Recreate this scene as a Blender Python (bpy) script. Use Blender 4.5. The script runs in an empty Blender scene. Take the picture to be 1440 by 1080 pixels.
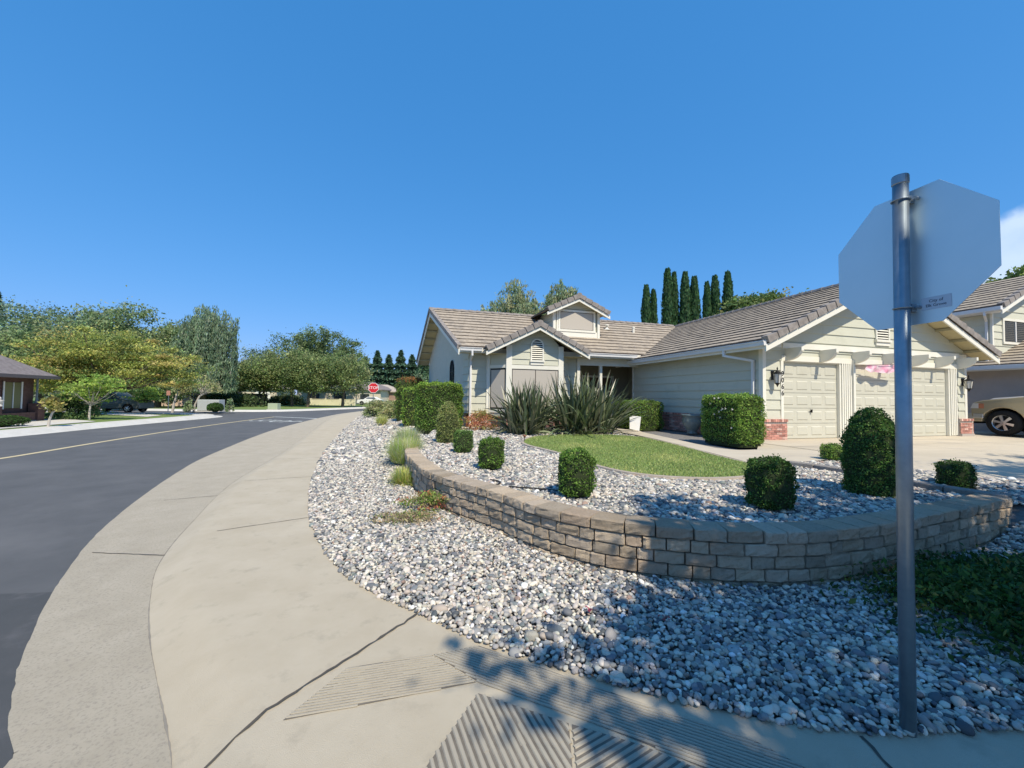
import bpy, math
import numpy as np
from mathutils import Vector, Matrix
rng = np.random.default_rng(11)
PI = math.pi
sc = bpy.context.scene
COL = sc.collection

# ---------------------------------------------------------------- helpers
def lnk(o, parent=None):
    COL.objects.link(o)
    if parent is not None: o.parent = parent
    return o
def tag(o, label=None, cat=None, group=None, kind=None):
    if label: o['label'] = label
    if cat: o['category'] = cat
    if group: o['group'] = group
    if kind: o['kind'] = kind
    return o
def empty(name, loc=(0, 0, 0), rz=0.0):
    o = bpy.data.objects.new(name, None); o.empty_display_size = .2
    o.location = loc; o.rotation_euler = (0, 0, rz)
    return lnk(o)
def thing(name, label, cat, loc=(0, 0, 0), rz=0.0, group=None):
    return tag(empty(name, loc, rz), label, cat, group)
def copy_tree(o, parent=None):
    c = o.copy(); COL.objects.link(c)
    if parent is not None: c.parent = parent
    for ch in list(o.children): copy_tree(ch, c)
    return c

class MB:
    def __init__(s): s.v = []; s.f = []; s.m = []; s.c = []
    def add(s, vs, fs, mi=0, col=None):
        n = len(s.v); s.v += [tuple(map(float, p)) for p in vs]
        for f in fs: s.f.append(tuple(i + n for i in f)); s.m.append(mi)
        s.c += [col if col is not None else (1, 1, 1, 1)] * len(vs)
        return s
    def box(s, x0, x1, y0, y1, z0, z1, mi=0, col=None):
        return s.add([(x0, y0, z0), (x1, y0, z0), (x1, y1, z0), (x0, y1, z0), (x0, y0, z1), (x1, y0, z1), (x1, y1, z1), (x0, y1, z1)],
                     [(0, 3, 2, 1), (4, 5, 6, 7), (0, 1, 5, 4), (1, 2, 6, 5), (2, 3, 7, 6), (3, 0, 4, 7)], mi, col)
    def hexa(s, b, t, mi=0, col=None):
        return s.add(list(b) + list(t), [(0, 3, 2, 1), (4, 5, 6, 7), (0, 1, 5, 4), (1, 2, 6, 5), (2, 3, 7, 6), (3, 0, 4, 7)], mi, col)
    def prism(s, pts, d, mi=0):                       # pts: 3D loop, d: extrusion vector
        n = len(pts); a = [Vector(p) for p in pts]; b = [p + Vector(d) for p in a]
        return s.add(a + b, [tuple(range(n))[::-1], tuple(range(n, 2 * n))] + [(i, (i + 1) % n, n + (i + 1) % n, n + i) for i in range(n)], mi)
    def tube(s, path, r, n=8, mi=0, cap=True):
        P = [Vector(p) for p in path]; R = r if hasattr(r, '__len__') else [r] * len(P)
        rings = []
        for i, p in enumerate(P):
            d = (P[min(i + 1, len(P) - 1)] - P[max(i - 1, 0)]).normalized()
            a = d.cross(Vector((0, 0, 1)))
            if a.length < 1e-3: a = Vector((1, 0, 0))
            a.normalize(); b = d.cross(a)
            rings.append([p + (a * math.cos(2 * PI * k / n) + b * math.sin(2 * PI * k / n)) * R[i] for k in range(n)])
        vs = [q for rg in rings for q in rg]; fs = []
        for i in range(len(P) - 1):
            for k in range(n):
                fs.append((i * n + k, i * n + (k + 1) % n, (i + 1) * n + (k + 1) % n, (i + 1) * n + k))
        if cap: fs += [tuple(range(n)), tuple(range((len(P) - 1) * n, len(P) * n))[::-1]]
        return s.add(vs, fs, mi)
    def lathe(s, prof, c=(0, 0, 0), n=20, mi=0):      # prof: (r, z)
        vs = [(c[0] + r * math.cos(2 * PI * k / n), c[1] + r * math.sin(2 * PI * k / n), c[2] + z) for r, z in prof for k in range(n)]
        fs = [(i * n + k, i * n + (k + 1) % n, (i + 1) * n + (k + 1) % n, (i + 1) * n + k) for i in range(len(prof) - 1) for k in range(n)]
        fs += [tuple(range(n))[::-1], tuple(range((len(prof) - 1) * n, len(prof) * n))]
        return s.add(vs, fs, mi)
    def disc_y(s, c, prof, n=28, mi=0):               # lathe around the X axis (wheels); prof (r, x)
        vs = [(c[0] + x, c[1] + r * math.cos(2 * PI * k / n), c[2] + r * math.sin(2 * PI * k / n)) for r, x in prof for k in range(n)]
        fs = [(i * n + k, i * n + (k + 1) % n, (i + 1) * n + (k + 1) % n, (i + 1) * n + k) for i in range(len(prof) - 1) for k in range(n)]
        fs += [tuple(range(n)), tuple(range((len(prof) - 1) * n, len(prof) * n))]
        return s.add(vs, fs, mi)
    def build(s, name, mats, parent=None, smooth=False, bevel=0, fixn=True):
        me = bpy.data.meshes.new(name); me.from_pydata(s.v, [], s.f)
        for m in (mats if isinstance(mats, (list, tuple)) else [mats]): me.materials.append(m)
        me.polygons.foreach_set('material_index', s.m)
        ca = me.color_attributes.new('Col', 'FLOAT_COLOR', 'POINT')
        ca.data.foreach_set('color', np.array(s.c, dtype=np.float32).ravel())
        if smooth: me.polygons.foreach_set('use_smooth', [True] * len(s.f))
        me.validate(); me.update()
        if fixn:
            import bmesh
            bm = bmesh.new(); bm.from_mesh(me); bmesh.ops.recalc_face_normals(bm, faces=bm.faces); bm.to_mesh(me); bm.free()
        o = bpy.data.objects.new(name, me); lnk(o, parent)
        if bevel:
            b = o.modifiers.new('b', 'BEVEL'); b.width = bevel; b.segments = 2; b.limit_method = 'ANGLE'
        return o

def np_mesh(name, V, F, mats, col=None, mi=None, smooth=False, parent=None):
    V = np.asarray(V, np.float32); F = np.asarray(F, np.int32)
    me = bpy.data.meshes.new(name); k = F.shape[1]
    me.vertices.add(len(V)); me.vertices.foreach_set('co', V.ravel())
    me.loops.add(F.size); me.loops.foreach_set('vertex_index', F.ravel())
    me.polygons.add(len(F)); me.polygons.foreach_set('loop_start', np.arange(0, F.size, k, dtype=np.int32))
    try: me.polygons.foreach_set('loop_total', np.full(len(F), k, np.int32))
    except Exception: pass
    for m in (mats if isinstance(mats, (list, tuple)) else [mats]): me.materials.append(m)
    if mi is not None: me.polygons.foreach_set('material_index', np.asarray(mi, np.int32))
    if smooth: me.polygons.foreach_set('use_smooth', np.ones(len(F), bool))
    me.update(calc_edges=True)
    if col is not None:
        ca = me.color_attributes.new('Col', 'FLOAT_COLOR', 'POINT')
        C = np.ones((len(V), 4), np.float32); C[:, :3] = col; ca.data.foreach_set('color', C.ravel())
    return lnk(bpy.data.objects.new(name, me), parent)

# ---------------------------------------------------------------- materials
def mat(name, c1, c2=None, scale=4.0, rough=.85, bump=0, bscale=60, metal=0, attr=False, trans=0, spec=.3, detail=6, c3=None, s3=1.0, p3=(.55, .7), coord='Object', stretch=(1, 1, 1)):
    m = bpy.data.materials.new(name); m.use_nodes = True; nt = m.node_tree; N = nt.nodes; L = nt.links
    p = N['Principled BSDF']; out = N['Material Output']
    p.inputs['Roughness'].default_value = rough; p.inputs['Metallic'].default_value = metal
    p.inputs['Specular IOR Level'].default_value = spec
    tc = N.new('ShaderNodeTexCoord'); mp = N.new('ShaderNodeMapping'); mp.inputs['Scale'].default_value = stretch
    L.new(tc.outputs[coord], mp.inputs[0]); vec = mp.outputs[0]
    def noise(s, d=detail):
        n = N.new('ShaderNodeTexNoise'); n.inputs['Scale'].default_value = s; n.inputs['Detail'].default_value = d
        n.inputs['Roughness'].default_value = .65; L.new(vec, n.inputs['Vector']); return n.outputs['Fac']
    def mix(f, a, b, bt='MIX'):
        x = N.new('ShaderNodeMix'); x.data_type = 'RGBA'; x.blend_type = bt
        for sock, val in ((x.inputs[0], f), (x.inputs[6], a), (x.inputs[7], b)):
            if hasattr(val, 'is_linked'): L.new(val, sock)
            elif isinstance(val, (int, float)): sock.default_value = val
            else: sock.default_value = (*val, 1)
        return x.outputs[2]
    def ramp(f, a, b):
        r = N.new('ShaderNodeMapRange'); r.inputs[1].default_value = a; r.inputs[2].default_value = b; L.new(f, r.inputs[0]); return r.outputs[0]
    col = None
    if c2 is not None: col = mix(ramp(noise(scale), .3, .7), c1, c2)
    if c3 is not None: col = mix(ramp(noise(s3), *p3), col if col is not None else c1, c3)
    if attr:
        a = N.new('ShaderNodeAttribute'); a.attribute_name = 'Col'
        if attr == 'inst': a.attribute_type = 'INSTANCER'
        col = mix(1.0, a.outputs['Color'], col if col is not None else c1, 'MULTIPLY')
    if col is None: p.inputs['Base Color'].default_value = (*c1, 1)
    else: L.new(col, p.inputs['Base Color'])
    if bump:
        b = N.new('ShaderNodeBump'); b.inputs['Strength'].default_value = bump; b.inputs['Distance'].default_value = .02
        L.new(noise(bscale, 5), b.inputs['Height']); L.new(b.outputs[0], p.inputs['Normal'])
    if trans:
        t = N.new('ShaderNodeBsdfTranslucent'); s = N.new('ShaderNodeMixShader'); s.inputs[0].default_value = trans
        if col is not None: L.new(col, t.inputs[0])
        else: t.inputs[0].default_value = (*c1, 1)
        L.new(p.outputs[0], s.inputs[1]); L.new(t.outputs[0], s.inputs[2]); L.new(s.outputs[0], out.inputs[0])
    m['_p'] = 1
    return m
MT = {}
MT['asphalt'] = mat('asphalt', (.095, .099, .103), (.125, .128, .132), 1.3, .9, .5, 220, c3=(.15, .152, .155), s3=.35, p3=(.52, .75))
MT['concrete'] = mat('concrete', (.44, .38, .28), (.51, .45, .345), 1.6, .9, .45, 230, c3=(.36, .315, .24), s3=5, p3=(.56, .8))
MT['pan'] = mat('gutter_concrete', (.41, .36, .275), (.485, .43, .335), 3, .92, .6, 300, c3=(.32, .285, .23), s3=55, p3=(.50, .70))
MT['dirty'] = mat('groove_dirt', (.12, .105, .085), (.19, .17, .14), 8, .95)
MT['ridge'] = mat('ridge_concrete', (.36, .32, .255), (.41, .37, .29), 1.5, .9, .4, 200)
MT['joint'] = mat('joint', (.06, .055, .048), (.10, .09, .075), 12, .95)
MT['paleconc'] = mat('pale_concrete', (.52, .50, .45), (.62, .60, .55), 1.5, .9, .2, 120)
MT['drive'] = mat('driveway_concrete', (.48, .42, .32), (.58, .51, .40), .9, .9, .2, 120, c3=(.38, .34, .29), s3=1.6, p3=(.55, .75), stretch=(.4, 1.4, 1))
MT['soil'] = mat('soil', (.13, .125, .12), (.26, .25, .24), 14, .95, .6, 60)
MT['ground'] = mat('ground', (.10, .12, .05), (.17, .17, .09), .2, .95)
MT['lawn'] = mat('lawn', (.22, .29, .10), (.29, .35, .15), 1.2, .95, .6, 90, c3=(.22, .22, .09), s3=.8, p3=(.55, .8))
MT['farlawn'] = mat('far_lawn', (.11, .18, .045), (.19, .25, .08), .5, .95, .5, 40)
MT['blade'] = mat('grass_blade', (1, 1, 1), attr=True, rough=.7, trans=.3)
MT['leaf'] = mat('leaf', (1, 1, 1), attr=True, rough=.6, trans=.36, spec=.35)
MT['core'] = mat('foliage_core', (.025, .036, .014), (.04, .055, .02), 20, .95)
MT['bark'] = mat('bark', (.10, .075, .055), (.17, .14, .11), 9, .95, .8, 40)
MT['palebark'] = mat('pale_bark', (.42, .38, .33), (.58, .54, .48), 9, .9, .5, 40)
MT['block'] = mat('wall_block', (.90, .87, .83), (1.05, 1.04, 1.02), 7, .95, 1.0, 110, attr=True, c3=(.66, .62, .58), s3=34, p3=(.5, .75))
MT['pebble'] = mat('pebble', (1, 1, 1), (.82, .82, .82), 30, .7, attr='inst', spec=.3)
MT['siding'] = mat('siding_paint', (.54, .54, .44), (.58, .58, .475), .8, .7, .08, 90, c3=(.48, .48, .385), s3=1.7, p3=(.55, .8))
MT['stucco'] = mat('stucco', (.56, .55, .46), (.61, .60, .50), 3, .9, .5, 160)
MT['trim'] = mat('trim_paint', (.74, .72, .62), (.79, .77, .68), 2, .55)
MT['gutter'] = mat('gutter_paint', (.66, .66, .66), (.72, .72, .71), 2, .45)
MT['door'] = mat('garage_door_paint', (.53, .52, .43), (.58, .565, .47), .7, .5, c3=(.49, .47, .38), s3=1.3, p3=(.55, .8))
MT['soffit'] = mat('soffit_wood', (.50, .43, .24), (.58, .50, .30), 2, .75)
MT['screen'] = mat('solar_screen', (.47, .43, .37), (.50, .46, .40), 40, .7)
MT['tile'] = mat('roof_tile', (.30, .25, .19), (.48, .41, .32), 7, .9, .4, 90, c3=(.19, .17, .15), s3=2.4, p3=(.5, .75))
MT['captile'] = mat('cap_tile', (.20, .18, .165), (.33, .30, .275), 5, .9, .4, 70)
MT['dark'] = mat('dark_gap', (.02, .02, .022))
MT['shadowwood'] = mat('entry_door_wood', (.09, .06, .04), (.13, .09, .06), 6, .6)
MT['glass'] = mat('window_glass', (.05, .06, .07), rough=.08, spec=.8)
MT['black'] = mat('black_metal', (.02, .02, .022), rough=.4, metal=.4)
MT['brick'] = mat('brick', (.33, .12, .09), (.46, .22, .17), 9, .9, .4, 60, c3=(.55, .40, .34), s3=7, p3=(.58, .7))
MT['mortar'] = mat('mortar', (.42, .38, .34))
MT['galv'] = mat('galvanised_steel', (.22, .27, .31), (.31, .36, .40), 9, .38, metal=.75, spec=.5)
MT['signback'] = mat('sign_back_aluminium', (.60, .72, .76), (.65, .76, .80), 2.5, .42, metal=.62, spec=.4)
MT['red'] = mat('sign_red', (.55, .02, .03), rough=.5)
MT['white'] = mat('white_paint', (.78, .78, .76), rough=.6)
MT['sticker'] = mat('sticker', (.42, .52, .62), rough=.5)
MT['ink'] = mat('ink', (.03, .05, .09), rough=.6)
MT['yline'] = mat('road_line', (.62, .52, .30), (.50, .42, .26), 5, .8, coord='Object')
MT['wline'] = mat('white_line', (.66, .68, .64), (.48, .50, .47), 4, .8)
MT['rubber'] = mat('tyre_rubber', (.018, .018, .018), rough=.85)
MT['chrome'] = mat('wheel_alloy', (.62, .62, .62), rough=.28, metal=.8)
MT['gold'] = mat('truck_paint', (.44, .38, .25), rough=.3, spec=.6, metal=.25)
MT['silver'] = mat('silver_paint', (.50, .50, .50), rough=.3, spec=.6, metal=.4)
MT['lamp'] = mat('headlight_glass', (.75, .73, .68), rough=.15, spec=.7)
MT['orange'] = mat('indicator', (.55, .22, .12), rough=.2)
MT['nbwall'] = mat('neighbour_stucco', (.40, .355, .33), (.45, .40, .37), 2, .9, .4, 120)
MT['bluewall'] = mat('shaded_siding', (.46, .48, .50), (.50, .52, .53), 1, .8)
MT['pot'] = mat('glazed_pot', (.13, .17, .17), (.20, .25, .24), 7, .35, spec=.6)
MT['hose'] = mat('drip_hose', (.03, .028, .026), rough=.6)
MT['redbrick2'] = mat('dark_red_brick', (.11, .06, .05), (.17, .10, .085), 7, .9, .4, 60)
MT['rooffar'] = mat('grey_shingle', (.17, .145, .14), (.26, .23, .22), 5, .95, .5, 60)
MT['cream'] = mat('cream_wall', (.62, .55, .44), (.68, .61, .50), 1, .9)
MT['pinkwall'] = mat('peach_wall', (.60, .43, .33), (.66, .49, .38), 1, .9)
MT['yfence'] = mat('pale_yellow_fence', (.66, .62, .42), (.72, .68, .48), 2, .85)
MT['greybox'] = mat('utility_grey', (.45, .48, .47), rough=.5)
MT['greenbox'] = mat('utility_green', (.36, .42, .28), rough=.5)
MT['suv'] = mat('grey_car_paint', (.10, .115, .11), rough=.35, spec=.5)
MT['cloth'] = mat('flag_cloth', (.86, .80, .84), (.80, .30, .46), 5.5, .8, attr=False, trans=.25, detail=2)

# ---------------------------------------------------------------- camera, light, world
H = 1.7; F_PX = 565.0; PITCH = 0.03314679; ROLL = -0.0133784; TH = 0.27319912
cp, sp, cr, sr = math.cos(PITCH), math.sin(PITCH), math.cos(ROLL), math.sin(ROLL)
fw = Vector((0, cp, sp)); rt0 = Vector((1, 0, 0)); dn0 = Vector((0, sp, -cp))
rt = rt0 * cr + dn0 * sr; dn = dn0 * cr - rt0 * sr
cd = bpy.data.cameras.new('camera'); cam = bpy.data.objects.new('camera', cd); COL.objects.link(cam)
cam.matrix_world = Matrix(((rt.x, -dn.x, -fw.x, 0), (rt.y, -dn.y, -fw.y, 0), (rt.z, -dn.z, -fw.z, H), (0, 0, 0, 1)))
cd.sensor_width = 36; cd.lens = F_PX / 1440 * 36; cd.clip_start = .05; cd.clip_end = 4000
sc.camera = cam
SUN_AZ = math.radians(156); SUN_EL = math.radians(52)       # azimuth clockwise from +Y
sd = Vector((math.cos(SUN_EL) * math.sin(SUN_AZ), math.cos(SUN_EL) * math.cos(SUN_AZ), math.sin(SUN_EL)))
sl = bpy.data.lights.new('sun', 'SUN'); sl.energy = 3.3; sl.angle = math.radians(.5); sl.color = (1, .90, .73)
so = bpy.data.objects.new('sun', sl); COL.objects.link(so); so.rotation_euler = sd.to_track_quat('Z', 'Y').to_euler(); so.location = (0, -20, 40)
w = bpy.data.worlds.new('World'); sc.world = w; w.use_nodes = True; nt = w.node_tree; N = nt.nodes; L = nt.links
bg = N['Background']; sky = N.new('ShaderNodeTexSky'); sky.sky_type = 'NISHITA'; sky.sun_disc = False
sky.sun_elevation = SUN_EL; sky.sun_rotation = SUN_AZ; sky.air_density = 1.0; sky.dust_density = .25; sky.ozone_density = 4.0; sky.altitude = 0
hs = N.new('ShaderNodeHueSaturation'); hs.inputs['Saturation'].default_value = 1.18; hs.inputs['Hue'].default_value = .487
L.new(sky.outputs[0], hs.inputs['Color'])
spc = N.new('ShaderNodeSeparateColor'); cbc = N.new('ShaderNodeCombineColor'); L.new(hs.outputs[0], spc.inputs[0])   # grade of the clear sky: deeper blue, flatter towards the horizon
for k_, (g_, m_) in enumerate(((.73, .47), (.46, 1.0), (.40, 1.90))):
    pw_ = N.new('ShaderNodeMath'); pw_.operation = 'POWER'; pw_.inputs[1].default_value = g_; L.new(spc.outputs[k_], pw_.inputs[0])
    ml_ = N.new('ShaderNodeMath'); ml_.operation = 'MULTIPLY'; ml_.inputs[1].default_value = m_; L.new(pw_.outputs[0], ml_.inputs[0]); L.new(ml_.outputs[0], cbc.inputs[k_])
# a bank of cumulus low in the sky to the right, placed by compass direction
tc = N.new('ShaderNodeTexCoord'); sx = N.new('ShaderNodeSeparateXYZ'); L.new(tc.outputs['Generated'], sx.inputs[0])
def mathn(op, a, b=None, c=None):
    n = N.new('ShaderNodeMath'); n.operation = op
    for i, x in enumerate((a, b, c)):
        if x is None: continue
        if hasattr(x, 'is_linked'): L.new(x, n.inputs[i])
        else: n.inputs[i].default_value = x
    return n.outputs[0]
az = mathn('ARCTAN2', sx.outputs[0], sx.outputs[1]); el = mathn('ARCSINE', sx.outputs[2])
nz = N.new('ShaderNodeTexNoise'); nz.inputs['Scale'].default_value = 7; nz.inputs['Detail'].default_value = 7; L.new(tc.outputs['Generated'], nz.inputs[0])
def sstep(x, a, b):
    r = N.new('ShaderNodeMapRange'); r.interpolation_type = 'SMOOTHSTEP'; r.inputs[1].default_value = a; r.inputs[2].default_value = b; L.new(x, r.inputs[0]); return r.outputs[0]
azn = mathn('ADD', az, mathn('MULTIPLY', nz.outputs[0], .22)); eln = mathn('ADD', el, mathn('MULTIPLY', nz.outputs[0], -.18))
cm = mathn('MULTIPLY', sstep(azn, .935, 1.0), mathn('SUBTRACT', 1.0, sstep(azn, 1.75, 2.1)))
cm = mathn('MULTIPLY', cm, mathn('SUBTRACT', 1.0, sstep(eln, .175, .205)))
cm = mathn('MULTIPLY', cm, mathn('ADD', .45, mathn('MULTIPLY', sstep(nz.outputs[0], .3, .62), .5)))
mxc = N.new('ShaderNodeMix'); mxc.data_type = 'RGBA'; L.new(cm, mxc.inputs[0]); L.new(cbc.outputs[0], mxc.inputs[6]); mxc.inputs[7].default_value = (2.9, 3.6, 4.7, 1)
L.new(mxc.outputs[2], bg.inputs[0]); bg.inputs[1].default_value = .15
sc.view_settings.view_transform = 'Standard'; sc.view_settings.look = 'None'; sc.view_settings.exposure = .66; sc.view_settings.gamma = 1
sc.cycles.max_bounces = 6; sc.cycles.diffuse_bounces = 3; sc.cycles.transparent_max_bounces = 8
sc.cycles.use_denoising = True

# ---------------------------------------------------------------- house frame
O = Vector((7.674, 12.285, .52)); BX = Vector((math.cos(TH), math.sin(TH), 0)); AX = Vector((-math.sin(TH), math.cos(TH), 0))
def P(u, v, z=0): return O + BX * u + AX * v + Vector((0, 0, z))

# ---------------------------------------------------------------- ground
def sheet(name, pts, z, m, kind='structure', parent=None):
    b = MB(); b.add([(x, y, z) for x, y in pts], [tuple(range(len(pts)))]); o = b.build(name, m, parent, fixn=False)
    me = o.data
    if me.polygons and me.polygons[0].normal.z < 0: me.flip_normals()
    if kind: o['kind'] = kind
    return o
def smooth_line(pts, n=6):
    pts = [Vector(p) for p in pts]; out = []
    for i in range(len(pts) - 1):
        p0, p1, p2, p3 = pts[max(i - 1, 0)], pts[i], pts[i + 1], pts[min(i + 2, len(pts) - 1)]
        for k in range(n):
            t = k / n
            out.append(.5 * ((2 * p1) + (p2 - p0) * t + (2 * p0 - 5 * p1 + 4 * p2 - p3) * t * t + (3 * p1 - p0 - 3 * p2 + p3) * t ** 3))
    out.append(pts[-1]); return out
sheet('ground', [(-1500, -1500), (1500, -1500), (1500, 1500), (-1500, 1500)], -.30, MT['ground'])
sheet('asphalt_road', [(-90, -60), (70, -60), (70, 160), (-90, 160)], -.15, MT['asphalt'])

patch = [(-5.3, -3.0), (-2.0, -3.0), (-2.0, 2.2), (-4.0, 3.78), (-4.75, 3.70)]
sheet('asphalt_patch', patch, -.1465, mat('asphalt_patch', (.07, .075, .078), (.09, .093, .097), 1.5, .9, .5, 220, c3=(.11, .11, .115), s3=3))
edge_gravel = [(30, 1.2), (12, 1.7), (5, 2.05), (2.68, 2.14), (2.05, 2.10), (1.77, 2.11), (1.44, 2.16), (1.15, 2.24), (.76, 2.38), (.12, 2.66), (-.27, 2.87), (-.71, 3.19), (-1.2, 3.53), (-1.75, 4.07), (-2.48, 5.12), (-3.01, 6.06), (-4.12, 8.42), (-5.85, 12.9), (-8.3, 20), (-10.4, 26.6), (-12.6, 33.5), (-14.2, 41), (-14.6, 52), (-12, 75)]
edge_flow = [(30, -1.0), (12, -.9), (4, -.8), (1.5, -.6), (.2, -.15), (-.62, .50), (-1.08, 1.18), (-1.38, 1.66), (-1.60, 1.98), (-1.88, 2.27), (-2.24, 2.62), (-2.67, 3.05), (-3.16, 3.6), (-3.76, 4.39), (-4.47, 5.71), (-5.72, 8.4), (-7.21, 12.84), (-9.9, 20), (-12.4, 26.6), (-14.7, 33.5), (-16.2, 41), (-16.6, 52), (-14, 75)]
edge_asph = [(30, -2.1), (12, -2.0), (3, -1.8), (.6, -1.5), (-.8, -.9), (-1.75, .2), (-2.2, 1.2), (-2.44, 2.03), (-2.63, 2.19), (-3.03, 2.55), (-3.62, 3.14), (-4.38, 4.01), (-5.37, 5.32), (-6.47, 7.12), (-7.7, 9.36), (-9.13, 12.39), (-12.0, 20), (-13.9, 26.6), (-15.6, 33.5), (-17.0, 41), (-17.4, 52), (-14.8, 75)]
def resample(pts, n):
    L_ = smooth_line([(x, y, 0) for x, y in pts]); d = [0]
    for a, b in zip(L_, L_[1:]): d.append(d[-1] + (b - a).length)
    return L_, d
def nearest_on(L_, p):
    best = None
    for a, b in zip(L_, L_[1:]):
        ab = b - a; t = max(0, min(1, (p - a).dot(ab) / max(ab.length_squared, 1e-9))); q = a + ab * t; e = (q - p).length
        if best is None or e < best[0]: best = (e, q)
    return best[1]
Lf = smooth_line([(x, y, 0) for x, y in edge_flow], 14); Lg = smooth_line([(x, y, 0) for x, y in edge_gravel]); La = smooth_line([(x, y, 0) for x, y in edge_asph])
side = MB(); pan = MB(); rows_s = []; rows_p = []; jj_ = 0.
for p in Lf:
    g = nearest_on(Lg, p); a = nearest_on(La, p); inn = (g - p).normalized(); W_ = (g - p).length
    # near the corner the rolled kerb melts into a ramp
    ramp_ = max(0, min(1, 1 - abs(p.length - 2.6) / 2.0))
    kw = .28 + .10 * ramp_
    prof = [(0, -.118), (kw * .25, -.105 + .02 * (1 - ramp_)), (kw * .55, -.055), (kw * .8, -.02), (kw, -.006), (kw + .12, 0), (W_ + .03, 0)]
    rows_s.append([p + inn * t + Vector((0, 0, z)) for t, z in prof])
    jj_ += .55 * (rng.normal(0, .006) - jj_ * .8); j1 = jj_
    rows_p.append([a + (a - p).normalized() * (.02 + j1) + Vector((0, 0, -.146)), a + (p - a) * .3 + Vector((0, 0, -.136)), a + (p - a) * .75 + Vector((0, 0, -.128)), p + Vector((0, 0, -.118))])
def loft(rows, mb, mi=0):
    n = len(rows[0]); mb.add([q for r in rows for q in r], [(i * n + k, (i + 1) * n + k, (i + 1) * n + k + 1, i * n + k + 1) for i in range(len(rows) - 1) for k in range(n - 1)], mi)
loft(rows_s, side); loft(rows_p, pan)
sidewalk = tag(side.build('sidewalk', MT['concrete'], smooth=True), kind='structure')
pano = tag(pan.build('gutter_pan', MT['pan'], smooth=True), kind='structure')
def surf(q):
    d = (nearest_on(Lf, Vector((q.x, q.y, 0))) - Vector((q.x, q.y, 0))).length
    return float(np.interp(d, [0, .095, .21, .30, .38, .5], [-.118, -.098, -.052, -.018, -.004, 0]))
def strip_line(mb, a, b, w_, z0, z1, n=14, jit=.25):
    a = Vector((*a, 0)); b = Vector((*b, 0)); d = (b - a); s = Vector((-d.y, d.x, 0)).normalized(); rows = []
    for i in range(n + 1):
        q = a + d * (i / n) + s * rng.normal(0, w_ * jit); ww = w_ * (1 + rng.normal(0, .2)); z = (z0 + (z1 - z0) * i / n) if z0 is not None else surf(q) + .009
        rows.append([q - s * ww / 2 + Vector((0, 0, z)), q + s * ww / 2 + Vector((0, 0, z))])
    loft(rows, mb)
jb = MB()
strip_line(jb, (-.71, 3.19), (-1.50, 1.86), .016, None, None, 30)
strip_line(jb, (-2.8, 5.61), (-3.62, 5.02), .010, .004, .004)
strip_line(jb, (-4.1, 8.42), (-5.2, 7.9), .010, .004, .004)
strip_line(jb, (-5.1, 11.0), (-6.2, 10.5), .012, .004, .004)
strip_line(jb, (-6.5, 14.6), (-7.5, 14.2), .012, .004, .004)
strip_line(jb, (1.80, 2.10), (1.70, 1.2), .018, .004, .004)
strip_line(jb, (4.6, 2.06), (4.5, .2), .015, .004, .004)
jb.build('expansion_joint', MT['joint'], sidewalk)
jb = MB()
strip_line(jb, (-3.85, 4.55), (-4.78, 4.66), .012, -.112, -.138)
strip_line(jb, (-5.2, 7.2), (-6.0, 6.9), .012, -.112, -.138)
jb.build('expansion_joint', MT['joint'], pano)
sm_ = MB(); rows = []
for i, p in enumerate(Lf):
    if p.y < 1.2 or p.y > 30: continue
    n_ = (nearest_on(Lg, p) - p).normalized(); ww = max(.0006, .0035 + .0025 * math.sin(i * .21) + .001 * rng.normal())
    rows.append([p - n_ * ww + Vector((0, 0, -.1165)), p + n_ * ww + Vector((0, 0, -.1145))])
loft(rows, sm_); sm_.build('gutter_seam', mat('seam', (.20, .18, .15), (.30, .27, .22), 3, .95), pano)

# raised ribs of the kerb ramp
def clip_line(poly, p, d):
    ts = []
    n = len(poly)
    for i in range(n):
        a = poly[i]; b = poly[(i + 1) % n]; ex, ey = b[0] - a[0], b[1] - a[1]; den = d[0] * ey - d[1] * ex
        if abs(den) < 1e-9: continue
        t = ((a[0] - p[0]) * ey - (a[1] - p[1]) * ex) / den; s = ((a[0] - p[0]) * d[1] - (a[1] - p[1]) * d[0]) / den
        if -1e-6 <= s < 1 - 1e-6: ts.append(t)
    ts.sort(); return list(zip(ts[::2], ts[1::2]))
def ribs(poly, d, pitch, wid, name):
    base = sheet('groove_bed', poly, .0035, MT['dirty'], kind=None, parent=sidewalk)
    d = Vector((*d, 0)).normalized(); s = Vector((-d.y, d.x, 0)); b = MB()
    pr = [s.x * x + s.y * y for x, y in poly]; k = min(pr) + pitch * .4
    while k < max(pr):
        p = s * k
        for t0, t1 in clip_line(poly, (p.x, p.y), (d.x, d.y)):
            if t1 - t0 < .02: continue
            n = max(2, int((t1 - t0) / .07))
            for i in range(n):
                if rng.random() < .004: continue
                a = p + d * (t0 + (t1 - t0) * i / n); c = p + d * (t0 + (t1 - t0) * (i + 1) / n)
                h = .0088 + rng.normal(0, .0007); ww = wid * (1 + rng.normal(0, .06))
                bb = [a - s * ww / 2, c - s * ww / 2, c + s * ww / 2, a + s * ww / 2]
                tt = [a - s * ww * .32, c - s * ww * .32, c + s * ww * .32, a + s * ww * .32]
                b.hexa([q + Vector((0, 0, .0036)) for q in bb], [q + Vector((0, 0, h)) for q in tt])
        k += pitch
    b.build(name, MT['ridge'], sidewalk)
ribs([(-1.17, 2.15), (-1.0, 2.56), (-.51, 2.70), (-.19, 2.45)], (-1.02, -.26), .0215, .014, 'ramp_rib')
ribs([(-.49, 2.70), (-.2, 2.80), (.37, 2.50), (.85, 2.25), (1.22, 2.08), (1.5, 1.8), (1.5, 1.55), (.93, 1.90), (.66, 2.05), (.37, 2.20), (-.16, 2.44)], (.56, -.26), .0215, .0145, 'ramp_rib')
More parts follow.
